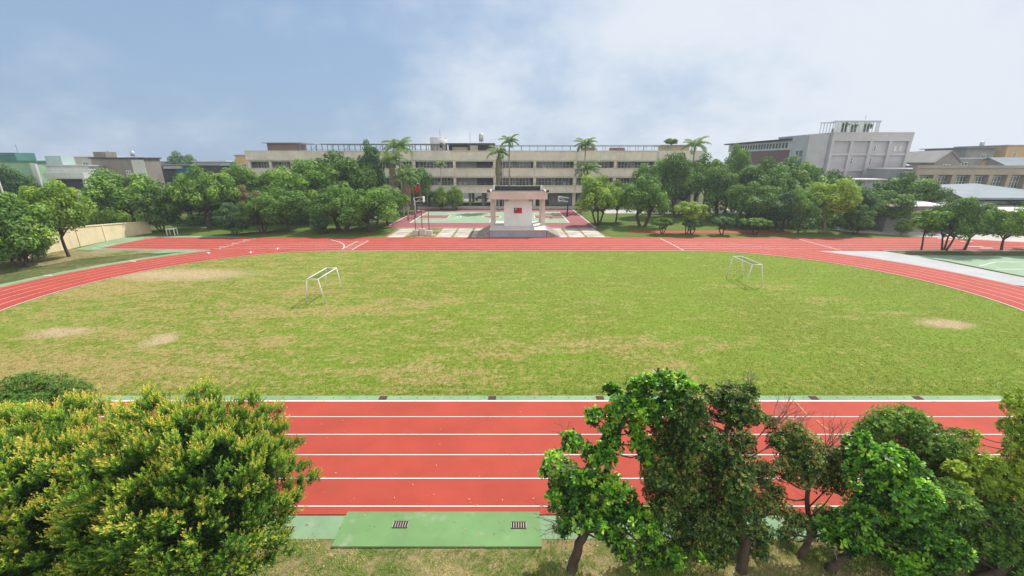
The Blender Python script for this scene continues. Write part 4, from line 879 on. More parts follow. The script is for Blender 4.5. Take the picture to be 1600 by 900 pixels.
def roof_tank(x, y, z, label, s_=1.0):
    e = empty('water_tank', (x, y, z)); e.scale = (s_, s_, s_); tag(e, label, 'water tank')
    b = MB(); b.tube([(0, 0, .5), (0, 0, .6), (0, 0, 1.9), (0, 0, 2.1)], [.5, .6, .6, .2], 14); b.done('tank_shell', m_metal, e, True)
    b = MB()
    for a in range(4): b.tube([(.45 * math.cos(a * 1.57), .45 * math.sin(a * 1.57), 0), (.45 * math.cos(a * 1.57), .45 * math.sin(a * 1.57), .6)], .035, 4)
    for a in range(4): b.tube([(.45 * math.cos(a * 1.57), .45 * math.sin(a * 1.57), .45), (.45 * math.cos(a * 1.57 + 1.57), .45 * math.sin(a * 1.57 + 1.57), .45)], .03, 4)
    b.done('stand', m_greymetal, e)
roof_tank(at_x(92, 250, 85), 85.3, 9.95, 'steel tank on the flat roof of the house with white balconies', .7)
roof_tank(at_x(208, 245, 88), 88, 11.35, 'steel tank on the taupe rendered house', .6)
roof_tank(at_x(1530, 240, 122), 122, 14.2, 'steel tank on the dark grey boxy house', .8)
for nm, xx, yy, zz, hh_ in (('thin antenna on the mint green house', at_x(30, 245, 86), 86, 12.2, 1.6), ('thin antenna on the taupe rendered house', at_x(170, 245, 88), 88, 11.3, 1.5), ('lightning rod above the glazed roof pergola of the pale hall', 89.5, 114, 19.8, 2.2)):
    e = empty('roof_antenna', (xx, yy, zz)); tag(e, nm, 'antenna'); b = MB(); b.tube([(0, 0, 0), (0, 0, hh_)], .035, 5); b.tube([(-.35, 0, hh_ * .8), (.35, 0, hh_ * .8)], .02, 4); b.done('pole', m_greymetal, e)
# ---- right: hall with brick flank and pale concrete front
hall = empty('sports_hall', (0, 0, 0)); tag(hall, 'pale grey four storey hall with reddish brick flank and glazed roof pergola', 'hall')
x0, x1 = 76.8, 96.0; y0 = 107.0; HT = 17.0
b = MB(); b.box(x0, x1, y0, 128, 0, HT); part(b, 'wall', m_panelgrey, hall)
b = MB()
for k in range(5):
    x = x0 + (x1 - x0 - .7) * k / 4; b = MB(); b.box(x, x + .7, y0 - .55, y0 - .003, 0, HT - .6); part(b, 'pilaster', m_grey_lt, hall)
b = MB()
for z in (HT - .595, ): b.box(x0 - .05, x1 + .05, y0 - .6, y0 - .004, z - 1.1 + .0, z + .6)
b.box(x0 - .1, x1 + .1, y0 - .65, 128.1, HT + .01, HT + .3)
part(b, 'cornice', m_grey_lt, hall)
for z in (4.6, 8.3, 12.0):
    for k in range(4):
        xa = x0 + (x1 - x0 - .7) * k / 4 + .7; xb = x0 + (x1 - x0 - .7) * (k + 1) / 4; b = MB(); b.box(xa + .004, xb - .004, y0 - .32, y0 - .005, z, z + .55); part(b, 'floor_band', m_grey_lt, hall)
for (a, z0, z1) in ((.3, 10.0, 11.4), (.54, 9.8, 11.4), (.56, 13.0, 14.2), (.2, 5.6, 7.0)):
    xx = x0 + (x1 - x0) * a; window(hall, xx, xx + .6, z0, z1, y0 - .02, 1, 2)
b = MB(); b.box(x1 - 3.6, x1 - 3.0, y0 - .12, y0 - .003, 13.0, 14.2); b.box(x1 - 2.3, x1 - 1.7, y0 - .12, y0 - .003, 13.0, 14.2); part(b, 'white_panel', m_whitewall, hall)
# stair tower on the left corner and brick flank receding from it
TW = [(73.2, 109.4), (76.7, 107.5), (76.7, 116), (73.2, 116)]
b = MB(); b.prism(TW, 0, HT - .1); part(b, 'stair_tower', m_grey_lt, hall)
b = MB(); b.box(73.95, 76.75, 116.05, 150, 0, 13.4); part(b, 'flank_core', m_grey_lt, hall)
b = MB(); b.box(73.7, 73.94, 117.5, 148, 0, 13.6); part(b, 'brick_flank', m_brick, hall)
b = MB(); b.box(73.6, 76.7, 116.02, 150, 13.603, 15.9); part(b, 'louvre_wall', m_whitewall, hall)
for k in range(20):
    y = 118.2 + k * 1.45; b = MB(); b.box(73.52, 73.595, y, y + .8, 14.1, 15.4); part(b, 'louvre', m_dark, hall)
b = MB(); b.hull([(72.4, 115.9, 16.0), (80, 115.9, 16.0), (80, 151, 16.0), (72.4, 151, 16.0)], [(72.2, 115.9, 16.35), (80, 115.9, 16.9), (80, 151, 16.9), (72.2, 151, 16.35)]); part(b, 'roof', m_dark, hall)
b = MB(); b.box(73.1, 73.19, 111.0, 113.4, 6.0, 13.4); f = part(b, 'window', m_glass, hall)
b = MB()
for z in (5.9, 8.4, 10.9, 13.3): b.box(73.02, 73.095, 110.9, 113.5, z, z + .28)
b.box(73.03, 73.09, 112.1, 112.3, 6.19, 13.3); part(b, 'frame', m_whitewall, f)
# glazed pergola on the roof with planting
b = MB()
px0, px1 = 80.0, 94.0
for k in range(15):
    x = px0 + (px1 - px0 - 3) * k / 14; b.box(x, x + .14, y0 + 4, y0 + 4.14, HT + .3, HT + 3.0); b.box(x, x + .14, y0 + 9, y0 + 9.14, HT + .3, HT + 3.0); b.box(x, x + .10, y0 + 3.8, y0 + 9.3, HT + 3.003, HT + 3.14)
b.box(px0 - .3, px1 - 2.6, y0 + 3.9, y0 + 4.2, HT + 3.15, HT + 3.3); b.box(px0 - .3, px1 - 2.6, y0 + 8.9, y0 + 9.2, HT + 3.15, HT + 3.3); part(b, 'pergola_frame', m_paleglass, hall)
b = MB()
for k in (0, 1, 4, 7, 8, 13):
    x = px0 + (px1 - px0 - 3) * k / 14; b = MB(); b.box(x + .15, x + .75, y0 + 4.04, y0 + 4.1, HT + .4, HT + 3.0); part(b, 'pergola_glazing', m_paleglass, hall)
b = MB(); b.box(px0 + 2.2, px0 + 5.4, y0 + 5.5, y0 + 8, HT + .31, HT + 1.7); b.box(px0 + 7, px0 + 10, y0 + 5.5, y0 + 8, HT + .31, HT + 1.6); part(b, 'roof_plant_room', m_taupe, hall)
for i, (xx, s_) in enumerate(((px0 + 3, 2.6), (px0 + 5.2, 2.3), (px0 + 8.7, 2.4))):
    o = tree('roof_garden_shrub', 'loose', xx, y0 + 5, s_, 1.1, lf_dark, ['leftmost shrub under the glazed roof pergola', 'middle shrub under the glazed roof pergola', 'rightmost shrub under the glazed roof pergola'][i], 'shrub'); o.location.z = HT + .3
e = empty('utility_shed', (0, 0, 0)); tag(e, 'low building with white roof edge at the foot of the pale hall', 'shed')
b = MB(); b.box(72, 92, 97, 104, 0, 6.6); b.done('wall', m_grey_lt, e); b = MB(); b.box(71, 93, 96.3, 104.6, 6.603, 6.85); b.done('roof', m_whiteroof, e)

# ---- right: terrace houses, roofs
def gable(name, label, x0, x1, y0, y1, h, hr, mw, mr_, cat='house', rz=0, axis='x', wins=()):
    e = empty(name, ((x0 + x1) / 2, (y0 + y1) / 2, 0), rz); tag(e, label, cat); hx, hy = (x1 - x0) / 2, (y1 - y0) / 2
    b = MB(); b.box(-hx, hx, -hy, hy, 0, h)
    if axis == 'x': b.hull([(-hx, -hy, h), (-hx, hy, h), (-hx, 0, h + hr - .06)], [(hx, -hy, h), (hx, hy, h), (hx, 0, h + hr - .06)])
    else: b.hull([(-hx, -hy, h), (hx, -hy, h), (0, -hy, h + hr - .06)], [(-hx, hy, h), (hx, hy, h), (0, hy, h + hr - .06)])
    b.done('wall', mw, e); b = MB(); o = .5
    for s_ in (-1, 1):
        if axis == 'x': b.hull([(-hx - o, s_ * (hy + o), h - .15), (hx + o, s_ * (hy + o), h - .15), (hx + o, 0, h + hr), (-hx - o, 0, h + hr)], [(-hx - o, s_ * (hy + o), h), (hx + o, s_ * (hy + o), h), (hx + o, 0, h + hr + .15), (-hx - o, 0, h + hr + .15)])
        else: b.hull([(s_ * (hx + o), -hy - o, h - .15), (s_ * (hx + o), hy + o, h - .15), (0, hy + o, h + hr), (0, -hy - o, h + hr)], [(s_ * (hx + o), -hy - o, h), (s_ * (hx + o), hy + o, h), (0, hy + o, h + hr + .15), (0, -hy - o, h + hr + .15)])
    b.done('roof', mr_, e)
    for (a, c, z0, z1, n) in wins: window(e, -hx + a * 2 * hx, -hx + c * 2 * hx, z0, z1, -hy - .02, n, 2)
    return e
def ex_terr(e, hx, hy, h):
    b = MB()
    n = 9
    for k in range(n): x = -hx + (2 * hx - .9) * k / (n - 1); b.box(x, x + .9, -hy - 1.0, -hy - .003, 0, h - 1.0)
    b.done('pier', m_tan, e)
    b = MB(); b.box(-hx - .1, hx + .1, -hy - 1.05, -hy - .004, h - .995, h + .9); b.done('balcony_band', m_tan, e)
    b = MB(); b.box(-hx + .1, hx - .1, -hy - 1.07, -hy - 1.055, h + .1, h + .35); b.done('railing_shade_strip', m_greymetal, e)  # raised grey strip stands in for the shadow of a railing gap
YT = 92
block('terrace_row', 'long tan terrace with square piers and dark recessed windows', at_x(1425, 270, YT), at_x(1660, 270, YT), YT, YT + 12, 8.9, m_greywall, m_grey_lt, wins=[(k / 8 + .035, (k + 1) / 8 - .005, 4.9, 7.6, 4) for k in range(8)], extra=ex_terr)
gable('gabled_house', 'brown gabled house with white awning right of the pale hall', at_x(1418, 250, 112), at_x(1482, 250, 112), 112, 124, 10.6, 2.4, m_greywall, m_brownroof, axis='x', wins=((.6, .8, 8.4, 10, 2),))
e = empty('awning', (at_x(1436, 258, 110), 110.5, 0)); tag(e, 'bright white awning below the brown gabled roof', 'awning'); b = MB(); b.hull([(-3.4, -1.2, 9.55), (3.4, -1.2, 9.55), (3.4, 1.2, 10.0), (-3.4, 1.2, 10.0)], [(-3.4, -1.2, 9.7), (3.4, -1.2, 9.7), (3.4, 1.2, 10.15), (-3.4, 1.2, 10.15)]); b.done('canopy_sheet', m_whiteroof, e); b = MB()
for x in (-3.2, 3.2): b.tube([(x, -1, 0), (x, -1, 9.6)], .08, 5)
b.done('post', m_greymetal, e)
gable('gabled_house', 'grey gabled house with arched dark window in the right background', at_x(1462, 250, 104), at_x(1500, 250, 104), 104, 112, 10.4, 2.6, m_taupe, m_greywall, axis='y', wins=((.35, .65, 8.2, 10.0, 2),))
block('tall_house', 'dark grey boxy house with thin flat roof in the right background', at_x(1506, 250, 118), at_x(1550, 250, 118), 118, 130, 14.0, m_greywall, m_bluemetal, wins=((.55, .72, 10.4, 12.4, 2),), overhang=.9, rt=.2)
block('tall_house', 'orange plastered house at the right edge of the skyline', at_x(1568, 250, 118), at_x(1625, 250, 118), 118, 132, 14.6, m_orangewall, m_tan, wins=((.20, .30, 11.4, 12.9, 2), (.08, .2, 8.0, 9.8, 2)))
block('row_house', 'low grey house with yellow stair panel above the terrace', at_x(1500, 250, 106), at_x(1566, 250, 106), 106, 116, 11.2, m_greywall, m_grey_lt, wins=((.05, .2, 8.8, 10.4, 2), (.6, .75, 8.8, 10.4, 2)),
      extra=lambda e, hx, hy, h: (lambda b: (b.hull([(-.8, -hy - .3, 8.9), (1.9, -hy - .3, 8.9), (1.9, -hy - .004, 8.9), (-.8, -hy - .004, 8.9)], [(.9, -hy - .3, 10.9), (1.9, -hy - .3, 10.9), (1.9, -hy - .004, 10.9), (.9, -hy - .004, 10.9)]), b.done('yellow_panel', m_yellow, e)))(MB()))
gable('gabled_house', 'blue-grey gabled roof house below the orange house', at_x(1580, 262, 100), at_x(1660, 262, 100), 100, 110, 9.2, 2.2, m_greywall, m_bluemetal, axis='x')
# big blue-grey metal roof
e = empty('metal_roof_hall', (0, 0, 0)); tag(e, 'large low hall with a plain blue-grey sheet metal roof on the right', 'shed')
r_ = [P(1462, 288.5, 82), P(1524, 286.5, 86), P(1640, 301, 82), P(1505, 309, 68)]
r_ = [(x, y, max(z, 0)) for x, y, z in r_]; r_.insert(3, (r_[2][0] + 1, 68, r_[3][2]))
b = MB(); b.hull([(x, y, z - .3) for x, y, z in r_], r_); b.done('roof', m_bluemetal, e)
b = MB(); b.hull([(72.5, 69.5, 0), (92, 69.5, 0), (92, 80, 0), (78, 82, 0)], [(76.0, 69.5, 4.4), (92, 69.5, 4.4), (92, 80, 4.9), (78, 82, 5.6)]); b.done('wall', m_greywall, e)
e = empty('white_roof_building', (0, 0, 0)); tag(e, 'low grey walled building with bright white roof behind the kerb strip trees', 'shed')
b = MB(); b.box(58.2, 74, 65.5, 74, 0, 4.0); b.done('wall', m_greywall, e); b = MB(); b.hull([(57.2, 64.3, 4.02), (66, 64.3, 4.02), (66, 75, 4.7), (57.2, 75, 4.7)], [(57.2, 64.3, 4.2), (66, 64.3, 4.2), (66, 75, 4.9), (57.2, 75, 4.9)]); b.done('roof', m_whiteroof, e)
b = MB(); b.box(61.3, 62.6, 65.38, 65.497, .1, 2.3); b.done('door', m_greymetal, e); window(e, 64.5, 67.5, 1.2, 2.7, 65.48, 4, 2)
e = empty('white_roof_building', (0, 0, 0)); tag(e, 'second white roofed shed cut by the right picture edge', 'shed')
b = MB(); b.box(76, 92, 64.5, 68.6, 0, 3.2); b.done('wall', m_greywall, e); b = MB(); b.hull([(75, 63.6, 3.22), (93, 63.6, 3.22), (93, 68.9, 3.6), (75, 68.9, 3.6)], [(75, 63.6, 3.35), (93, 63.6, 3.35), (93, 68.9, 3.75), (75, 68.9, 3.75)]); b.done('roof', m_whiteroof, e)
window(e, 78, 81, 1.0, 2.4, 64.48, 4, 2)

# ---------------------------------------------------------------- cream boundary wall on the left
e = empty('boundary_wall', (0, 0, 0)); tag(e, 'cream plastered boundary wall with recessed panels at the left bend of the track', 'wall')
pts = [G(-60, 425), G(60, 399), G(125, 385), G(200, 369.5), G(235, 364)]
wp = [(x, y) for x, y in pts]; hts = [2.6, 2.6, 2.45, 1.9, 1.7]
for i in range(len(wp) - 1):
    (xa, ya), (xb, yb) = wp[i], wp[i + 1]; d = Vector((xb - xa, yb - ya)); L_ = d.length; d.normalize(); nn = Vector((-d.y, d.x))
    ha, hb = hts[i], hts[i + 1]; q = lambda x, y, o, z: (x + nn.x * o, y + nn.y * o, z)
    b = MB(); b.hull([q(xa, ya, -.1, -.02), q(xb, yb, -.1, -.02), q(xb, yb, .1, -.02), q(xa, ya, .1, -.02)], [q(xa, ya, -.1, ha), q(xb, yb, -.1, hb), q(xb, yb, .1, hb), q(xa, ya, .1, ha)]); b.done('wall_panel', m_wallcream, e)
    b = MB(); b.hull([q(xa, ya, -.18, ha + .004), q(xb, yb, -.18, hb + .004), q(xb, yb, .18, hb + .004), q(xa, ya, .18, ha + .004)], [q(xa, ya, -.18, ha + .14), q(xb, yb, -.18, hb + .14), q(xb, yb, .18, hb + .14), q(xa, ya, .18, ha + .14)]); b.done('coping', m_wallcream, e)
    n_ = max(1, int(L_ / 2.9)); b = MB()
    for k in range(n_ + 1):
        f = k / n_; x, y, h_ = xa + (xb - xa) * f, ya + (yb - ya) * f, ha + (hb - ha) * f
        s_ = -1 if (nn.x * (-x) + nn.y * (-y)) < 0 else 1
        p0 = [(x + d.x * t_ + nn.x * o, y + d.y * t_ + nn.y * o) for t_, o in ((-.09, s_ * .103), (.09, s_ * .103), (.09, s_ * .16), (-.09, s_ * .16))]
        if s_ < 0: p0 = p0[::-1]
        b.prism(p0, -.02, h_ - .02)
    b.done('pilaster', m_wallcream, e)

# utility pole at the far left
e = empty('utility_pole', (at_x(4, 300, 66), 66, 0)); tag(e, 'pale concrete utility pole at the left picture edge', 'pole')
b = MB(); b.tube([(0, 0, 0), (0, 0, 8.4)], [.16, .10], 8); b.done('pole', m_conc, e, True); b = MB(); b.tube([(0, 0, 8.0), (-.9, 0, 8.5)], .05, 5); b.done('arm', m_metal, e)

# ---------------------------------------------------------------- reviewing stage
st = empty('reviewing_stage', (0, 0, 0)); tag(st, 'beige concrete reviewing stage with flat roof, white back panel and flag emblem', 'stage')
b = MB(); b.box(-3.25, 5.0, 60.5, 70.0, -.02, 1.0); part(b, 'platform', m_platform, st)
b = MB(); b.box(-3.3, 5.05, 60.42, 70.05, 1.003, 1.09); part(b, 'platform_floor', m_platform_top, st)
for x in (-3.0, 4.75):
    for y in (65.3, 68.9):
        b = MB(); b.box(x - .3, x + .3, y - .3, y + .3, 1.093, 5.19); b.box(x - .36, x + .36, y - .36, y + .36, 1.094, 1.5); part(b, 'column', m_stage, st)
b = MB(); b.box(-1.23, 3.05, 64.5, 64.85, 1.093, 5.19); pan = part(b, 'back_panel', m_stagewhite, st)
b = MB(); b.box(-3.45, 5.25, 63.0, 69.8, 5.2, 6.1)
part(b, 'roof_slab', m_stage, st)
b = MB(); b.box(-3.45, 5.25, 63.0, 63.25, 6.103, 6.3); b.box(-3.45, -3.2, 63.253, 69.8, 6.103, 6.3); b.box(5.0, 5.25, 63.253, 69.8, 6.103, 6.3); part(b, 'roof_edge', m_stage, st)
b = MB(); b.box(-3.197, 4.997, 63.256, 69.5, 6.104, 6.13); part(b, 'roof_felt', m_blackroof, st)
b = MB(); b.box(-2.75, 4.55, 69.2, 69.5, 6.133, 6.75); part(b, 'rear_upstand', m_blackroof, st)
for x in (-3.1, 4.6):
    b = MB(); b.box(x, x + .35, 69.15, 69.55, 6.134, 6.9); part(b, 'upstand_pier', m_stagewhite, st)
for s_ in (0, 1):
    b = MB()
    for k in range(6):
        if s_: b.box(5.06 + k * .33, 5.06 + (k + 1) * .33 - .003, 60.5 + k * .02, 66.3, -.02, .92 - k * .165)
        else: b.box(-3.31 - (k + 1) * .33 + .003, -3.31 - k * .33, 60.5 + k * .02, 66.3, -.02, .92 - k * .165)
    part(b, 'steps', m_stone, st)
for x in (-1.05, 2.6):
    b = MB(); b.box(x, x + .42, 64.25, 64.49, 4.78, 5.0); f = part(b, 'floodlight', m_dark, st); b = MB(); b.box(x + .05, x + .37, 64.2, 64.247, 4.8, 4.95); part(b, 'lens', m_stagewhite, f)
for x in (-3.3, 5.1):
    b = MB(); b.tube([(x, 62.9, 6.3), (x, 62.8, 6.42), (x + (.25 if x > 0 else -.25), 62.6, 6.45)], [.12, .14, .18], 8); part(b, 'loudspeaker', m_dark, st)
# emblem: red flag with dark blue canton and white twelve-rayed sun
fx0, fx1, fz0, fz1 = .30, 1.50, 3.0, 3.82
b = MB(); b.box(fx0, fx1, 64.46, 64.497, fz0, fz1); fl = part(b, 'flag_emblem', m_redflag, pan)
b = MB(); b.box(fx0, fx0 + .6, 64.452, 64.457, fz0 + .41, fz1); o = b.done('canton', m_navy, pan)
b = MB(); cxx, czz = fx0 + .3, fz1 - .205
b.face([(cxx + .085 * math.cos(i * math.pi / 12), 64.446, czz + .085 * math.sin(i * math.pi / 12)) for i in range(24)])
for k in range(12):
    a = k * math.pi / 6; b.face([(cxx + .095 * math.cos(a - .2), 64.446, czz + .095 * math.sin(a - .2)), (cxx + .095 * math.cos(a + .2), 64.446, czz + .095 * math.sin(a + .2)), (cxx + .155 * math.cos(a), 64.446, czz + .155 * math.sin(a))])
b.done('white_sun', m_stagewhite, pan)
# floor mats and a bin etc. are not visible; flag poles
for i, (x, y, h_, pl) in enumerate(((-14.36, 62.3, 7.25, 'left'), (-13.40, 62.5, 8.35, 'mid'), (-12.28, 62.0, 6.9, 'right'))):
    e = empty('flagpole', (x, y, 0)); tag(e, ['brown flagpole with small red pennant, left of the tallest', 'tallest brown flagpole carrying the national flag', 'bare brown flagpole without any flag'][i], 'flagpole', 'flagpoles beside the stage')
    hp = .95 if i == 1 else .78
    b = MB(); b.box(-.42, .42, -.35, .35, -.02, hp); b.done('plinth', m_stage, e, bevel=.02)
    b = MB(); b.tube([(0, 0, hp), (0, 0, h_ * .6), (0, 0, h_)], [.06, .05, .03], 7); b.tube([(0, 0, h_), (0, 0, h_ + .1)], [.05, .02], 7); b.done('pole', m_dpole, e, True)
e = empty('plinth_step', (-12.9, 61.6, 0)); tag(e, 'low pale step beside the flagpole plinths', 'step'); b = MB(); b.box(.2, 1.5, -.3, .5, -.02, .15); b.done('step', m_slab, e)
def flag(x, y, z, w_, h_, sw, label, main, canton=None):
    e = empty('flag', (x, y, z)); tag(e, label, 'flag'); nx, nz = 14, 10; b = MB(); c2 = MB()
    def pt(i, j, dy=0):
        u = i / nx; v = j / nz; s_ = u * w_
        return (-(s_ * .42 + .05 * math.sin(u * 9 + v * 2)), .10 * math.sin(u * 11 + v) * u + dy, -v * h_ - s_ * (.75) * (1 - .15 * v))
    g = [[b.b.verts.new(pt(i, j)) for j in range(nz + 1)] for i in range(nx + 1)]
    for i in range(nx):
        for j in range(nz):
            if canton and i < nx // 2 and j < nz // 2: continue
            b.b.faces.new((g[i][j], g[i + 1][j], g[i + 1][j + 1], g[i][j + 1]))
    bmesh.ops.delete(b.b, geom=[v for v in b.b.verts if not v.link_faces], context='VERTS'); b.done('cloth', main, e, True)
    if canton:
        g = [[c2.b.verts.new(pt(i, j)) for j in range(nz // 2 + 1)] for i in range(nx // 2 + 1)]
        for i in range(nx // 2):
            for j in range(nz // 2): c2.b.faces.new((g[i][j], g[i + 1][j], g[i + 1][j + 1], g[i][j + 1]))
        cc = c2.done('canton', canton, e, True)
        d = MB(); q = pt(nx // 4, nz // 4, -.03); d.b.faces.new([d.b.verts.new((q[0] + .09 * math.cos(t_), q[1], q[2] + .12 * math.sin(t_))) for t_ in [k * math.pi / 6 for k in range(12)]]); d.done('white_sun', m_stagewhite, e)
flag(-13.42, 62.46, 7.95, 1.5, 1.0, 0, 'limp red national flag with dark blue canton on the tallest pole', m_redflag, m_navy)
flag(-14.38, 62.26, 7.05, .8, .6, 0, 'small limp red pennant on the left flagpole', m_redflag)

# ---------------------------------------------------------------- basketball stands
def hoop(x, y, s_, label, mp_, ht=3.75):
    e = empty('basketball_stand', (x, y, 0)); tag(e, label, 'basketball stand', 'basketball stands on the court')
    b = MB(); b.tube([(0, 0, 0), (-.05 * s_, 0, ht * .5), (-.25 * s_, 0, ht)], [.17, .15, .12], 9); b.done('post', mp_, e, True)
    b = MB(); b.box(-.4, .4, -.4, .4, -.01, .1); b.done('base_plate', m_greymetal, e)
    b = MB()
    for yy in (-.28, .28):
        b.tube([(-.2 * s_, yy * .3, ht - .1), (1.75 * s_, yy, ht + .25)], .045, 6); b.tube([(-.15 * s_, yy * .3, ht - .8), (1.75 * s_, yy, ht - .55)], .045, 6); b.tube([(.3 * s_, yy * .5, ht - .75), (1.7 * s_, yy, ht + .2)], .03, 5)
    b.tube([(1.75 * s_, -.28, ht + .25), (1.75 * s_, .28, ht + .25)], .03, 5); b.done('arm', m_whitemetal, e)
    b = MB(); b.box(min(1.76 * s_, 1.82 * s_), max(1.76 * s_, 1.82 * s_), -.9, .9, 2.9, 3.95); bb = b.done('backboard', m_whitemetal, e)
    b = MB()
    for (a0, a1, c0, c1) in ((-.3, .3, 3.45, 3.5), (-.3, .3, 3.05, 3.1), (-.3, -.25, 3.1, 3.45), (.25, .3, 3.1, 3.45)): b.box(min(1.824 * s_, 1.832 * s_), max(1.824 * s_, 1.832 * s_), a0, a1, c0, c1)
    b.done('target_square', m_dark, bb)
    b = MB(); b.tube([(2.1 * s_ + .225 * math.cos(t_), .225 * math.sin(t_), 3.05) for t_ in [k * math.pi / 8 for k in range(17)]], .016, 5); b.tube([(1.82 * s_, 0, 3.05), (1.88 * s_, 0, 3.05)], .03, 5); b.done('rim', m_redflag, e)
hoop(-19.2, 84.3, 1, 'white armed basketball stand at the left end of the court', m_metal)
hoop(11.0, 84.3, -1, 'dark blue posted basketball stand at the right end of the court', m_blue)

# ---------------------------------------------------------------- goals
def goal(x, y, s_, L_, label):
    """s_ = +1 when the taller front frame faces +X"""
    e = empty('football_goal', (x, y, 0)); tag(e, label, 'football goal', 'small football goals on the infield')
    H_ = 1.95; r = .042; fx, bx = .75 * s_, -.75 * s_; ft, bt = .42 * s_, -.42 * s_
    for (xb, xt, nm) in ((fx, ft, 'front_post'), (bx, bt, 'rear_post')):
        for yy in (-L_ / 2, L_ / 2):
            b = MB(); b.tube([(xb, yy, 0), (xt, yy, H_)], r, 8); b.done(nm, m_whitemetal, e, True)
    b = MB(); b.tube([(ft, -L_ / 2, H_), (ft, L_ / 2, H_)], r * 1.1, 8); b.done('crossbar', m_whitemetal, e, True)
    b = MB(); b.tube([(bt, -L_ / 2, H_), (bt, L_ / 2, H_)], r, 8)
    for yy in (-L_ / 2, L_ / 2): b.tube([(ft, yy, H_), (bt, yy, H_)], r * .9, 8)
    b.done('top_frame', m_whitemetal, e, True)
    b = MB(); n_ = int(L_ / .14)
    for k in range(1, n_):
        yy = -L_ / 2 + L_ * k / n_; sag = -.10 * math.sin(math.pi * k / n_); b.tube([(ft, yy, H_), (0, yy, H_ - .06 + sag), (bt, yy, H_)], .006, 3)
    for k in range(1, 6):
        xx = ft + (bt - ft) * k / 6; b.tube([(xx, -L_ / 2 + L_ * q / 12, H_ - .14 * math.sin(math.pi * q / 12) - .02) for q in range(13)], .006, 3)
    b.done('net', m_net, e)
goal(-15.2, 32.5, 1, 3.5, 'rusty white goal frame standing in the drier left half of the infield')
goal(21.3, 37.1, -1, 3.3, 'white goal frame standing beside a worn bare patch on the right of the infield')

# ---------------------------------------------------------------- drain grates, board
bd = empty('green_cover_board', (-2.15, 9.9, 0)); tag(bd, 'raised green painted slab laid across the gutter beside the near track edge', 'slab')
b = MB(); b.box(-2.98, 3.0, -.62, .62, -.02, .052); b.done('slab', m_board, bd, bevel=.006)
def grate(x, y, z, w_, d_, label, nb=7, grp='drain grates along the track', m=m_rust):
    e = empty('drain_grate', (x, y, z)); tag(e, label, 'drain grate', grp)
    b = MB(); b.box(-w_ / 2, w_ / 2, -d_ / 2, d_ / 2, -.004, .004); b.done('pit', m_pit, e)
    b = MB(); t_ = .018
    b.box(-w_ / 2, w_ / 2, -d_ / 2, -d_ / 2 + t_, .005, .018); b.box(-w_ / 2, w_ / 2, d_ / 2 - t_, d_ / 2, .005, .018); b.done('frame', m, e)
    b = MB()
    for k in range(nb): xx = -w_ / 2 + (w_ - .02) * k / (nb - 1); b.box(xx, xx + .02, -d_ / 2 + t_ + .002, d_ / 2 - t_ - .002, .005, .016)
    b.done('bars', m if nb > 9 else m_slab, e)
grate(-3.35, 10.02, .057, .46, .24, 'drain grate set in the left half of the raised green slab')
grate(.20, 10.0, .057, .46, .24, 'drain grate set at the right end of the raised green slab')
grate(-6.75, 9.87, .006, .5, .24, 'drain grate in the low gutter beside the big left bush')
names = ['inner gutter grate nearest the left bush', 'inner gutter grate at the middle of the near straight', 'inner gutter grate left of the glossy tree top', 'inner gutter grate beside the orange marks', 'inner gutter grate right of the orange marks', 'inner gutter grate at the far right']
for nm, px in zip(names, (598, 769, 938, 1111, 1273, 1436)):
    x = G(px, 623.5)[0]; grate(x, (GY0 + GY1) / 2 + .03, .016, .36, .26, nm, 10)

# white frame by the trees, low green railing
e = empty('garden_stand', (at_x(271, 350, 63.2), 62.6, 0)); e.scale = (.7, .7, .75); tag(e, 'small white painted stand placed before the dark layered tree', 'stand')
b = MB(); b.box(-.9, .9, -.5, .5, 1.15, 1.3); b.done('top', m_whitemetal, e)
for x in (-.8, .8):
    for y in (-.4, .4): b = MB(); b.box(x - .07, x + .07, y - .07, y + .07, -.01, 1.147); b.done('leg', m_whitemetal, e)
e = empty('low_railing', (0, 0, 0)); tag(e, 'low pale green railing along the lawn left of the court', 'railing')
a0, a1 = Vector((-25.6, 76.0, 0)), Vector((-23.2, 98.5, 0))
for k in range(14): b = MB(); q = a0.lerp(a1, k / 13); b.tube([q, q + Vector((0, 0, .8))], .06, 6); b.done('post', m_whitemetal, e)
b = MB()
for z in (.4, .75): b.tube([a0 + Vector((0, 0, z)), a1 + Vector((0, 0, z))], .045, 5)
b.done('rail', m_mint, e)
# parked car seen through the passage and one on the side road
def car(x, y, rz, mbody, label):
    e = empty('parked_car', (x, y, 0), rz); tag(e, label, 'car', 'cars parked behind the trees')
    pr = [(-2.15, .35), (-2.15, .85), (-1.9, .95), (-1.35, 1.0), (-.85, 1.42), (.75, 1.45), (1.45, .98), (2.05, .85), (2.15, .6), (2.15, .35)]
    b = MB(); b.hull([(a, -.85, z) for a, z in pr], [(a, .85, z) for a, z in pr]); b.done('body', mbody, e, bevel=.06)
    for s_ in (-1, 1):
        b = MB(); b.hull([(a, s_ * .856 - .004, z) for a, z in ((-1.15, 1.0), (-.8, 1.34), (.7, 1.36), (1.2, 1.0))], [(a, s_ * .856 + .004, z) for a, z in ((-1.15, 1.0), (-.8, 1.34), (.7, 1.36), (1.2, 1.0))]); b.done('side_window', m_glass, e)
        for xx in (-1.35, 1.35): b = MB(); b.tube([(xx, s_ * .72, .32), (xx, s_ * .88, .32)], .32, 16); b.done('wheel', m_dark, e)
m_carwhite = mat('white_car_paint', (.7, .7, .7), .3, .03, 1, 5, spec=.6)
car(32.0, 93.5, .1, m_carwhite, 'white car parked on the road behind the lawn gap')
car(38.5, 94.5, .05, m_carwhite, 'second pale car parked further right behind the lawn gap')
car(-8.6, 121, 0, m_greymetal, 'grey car parked in the back yard seen through the school passage')
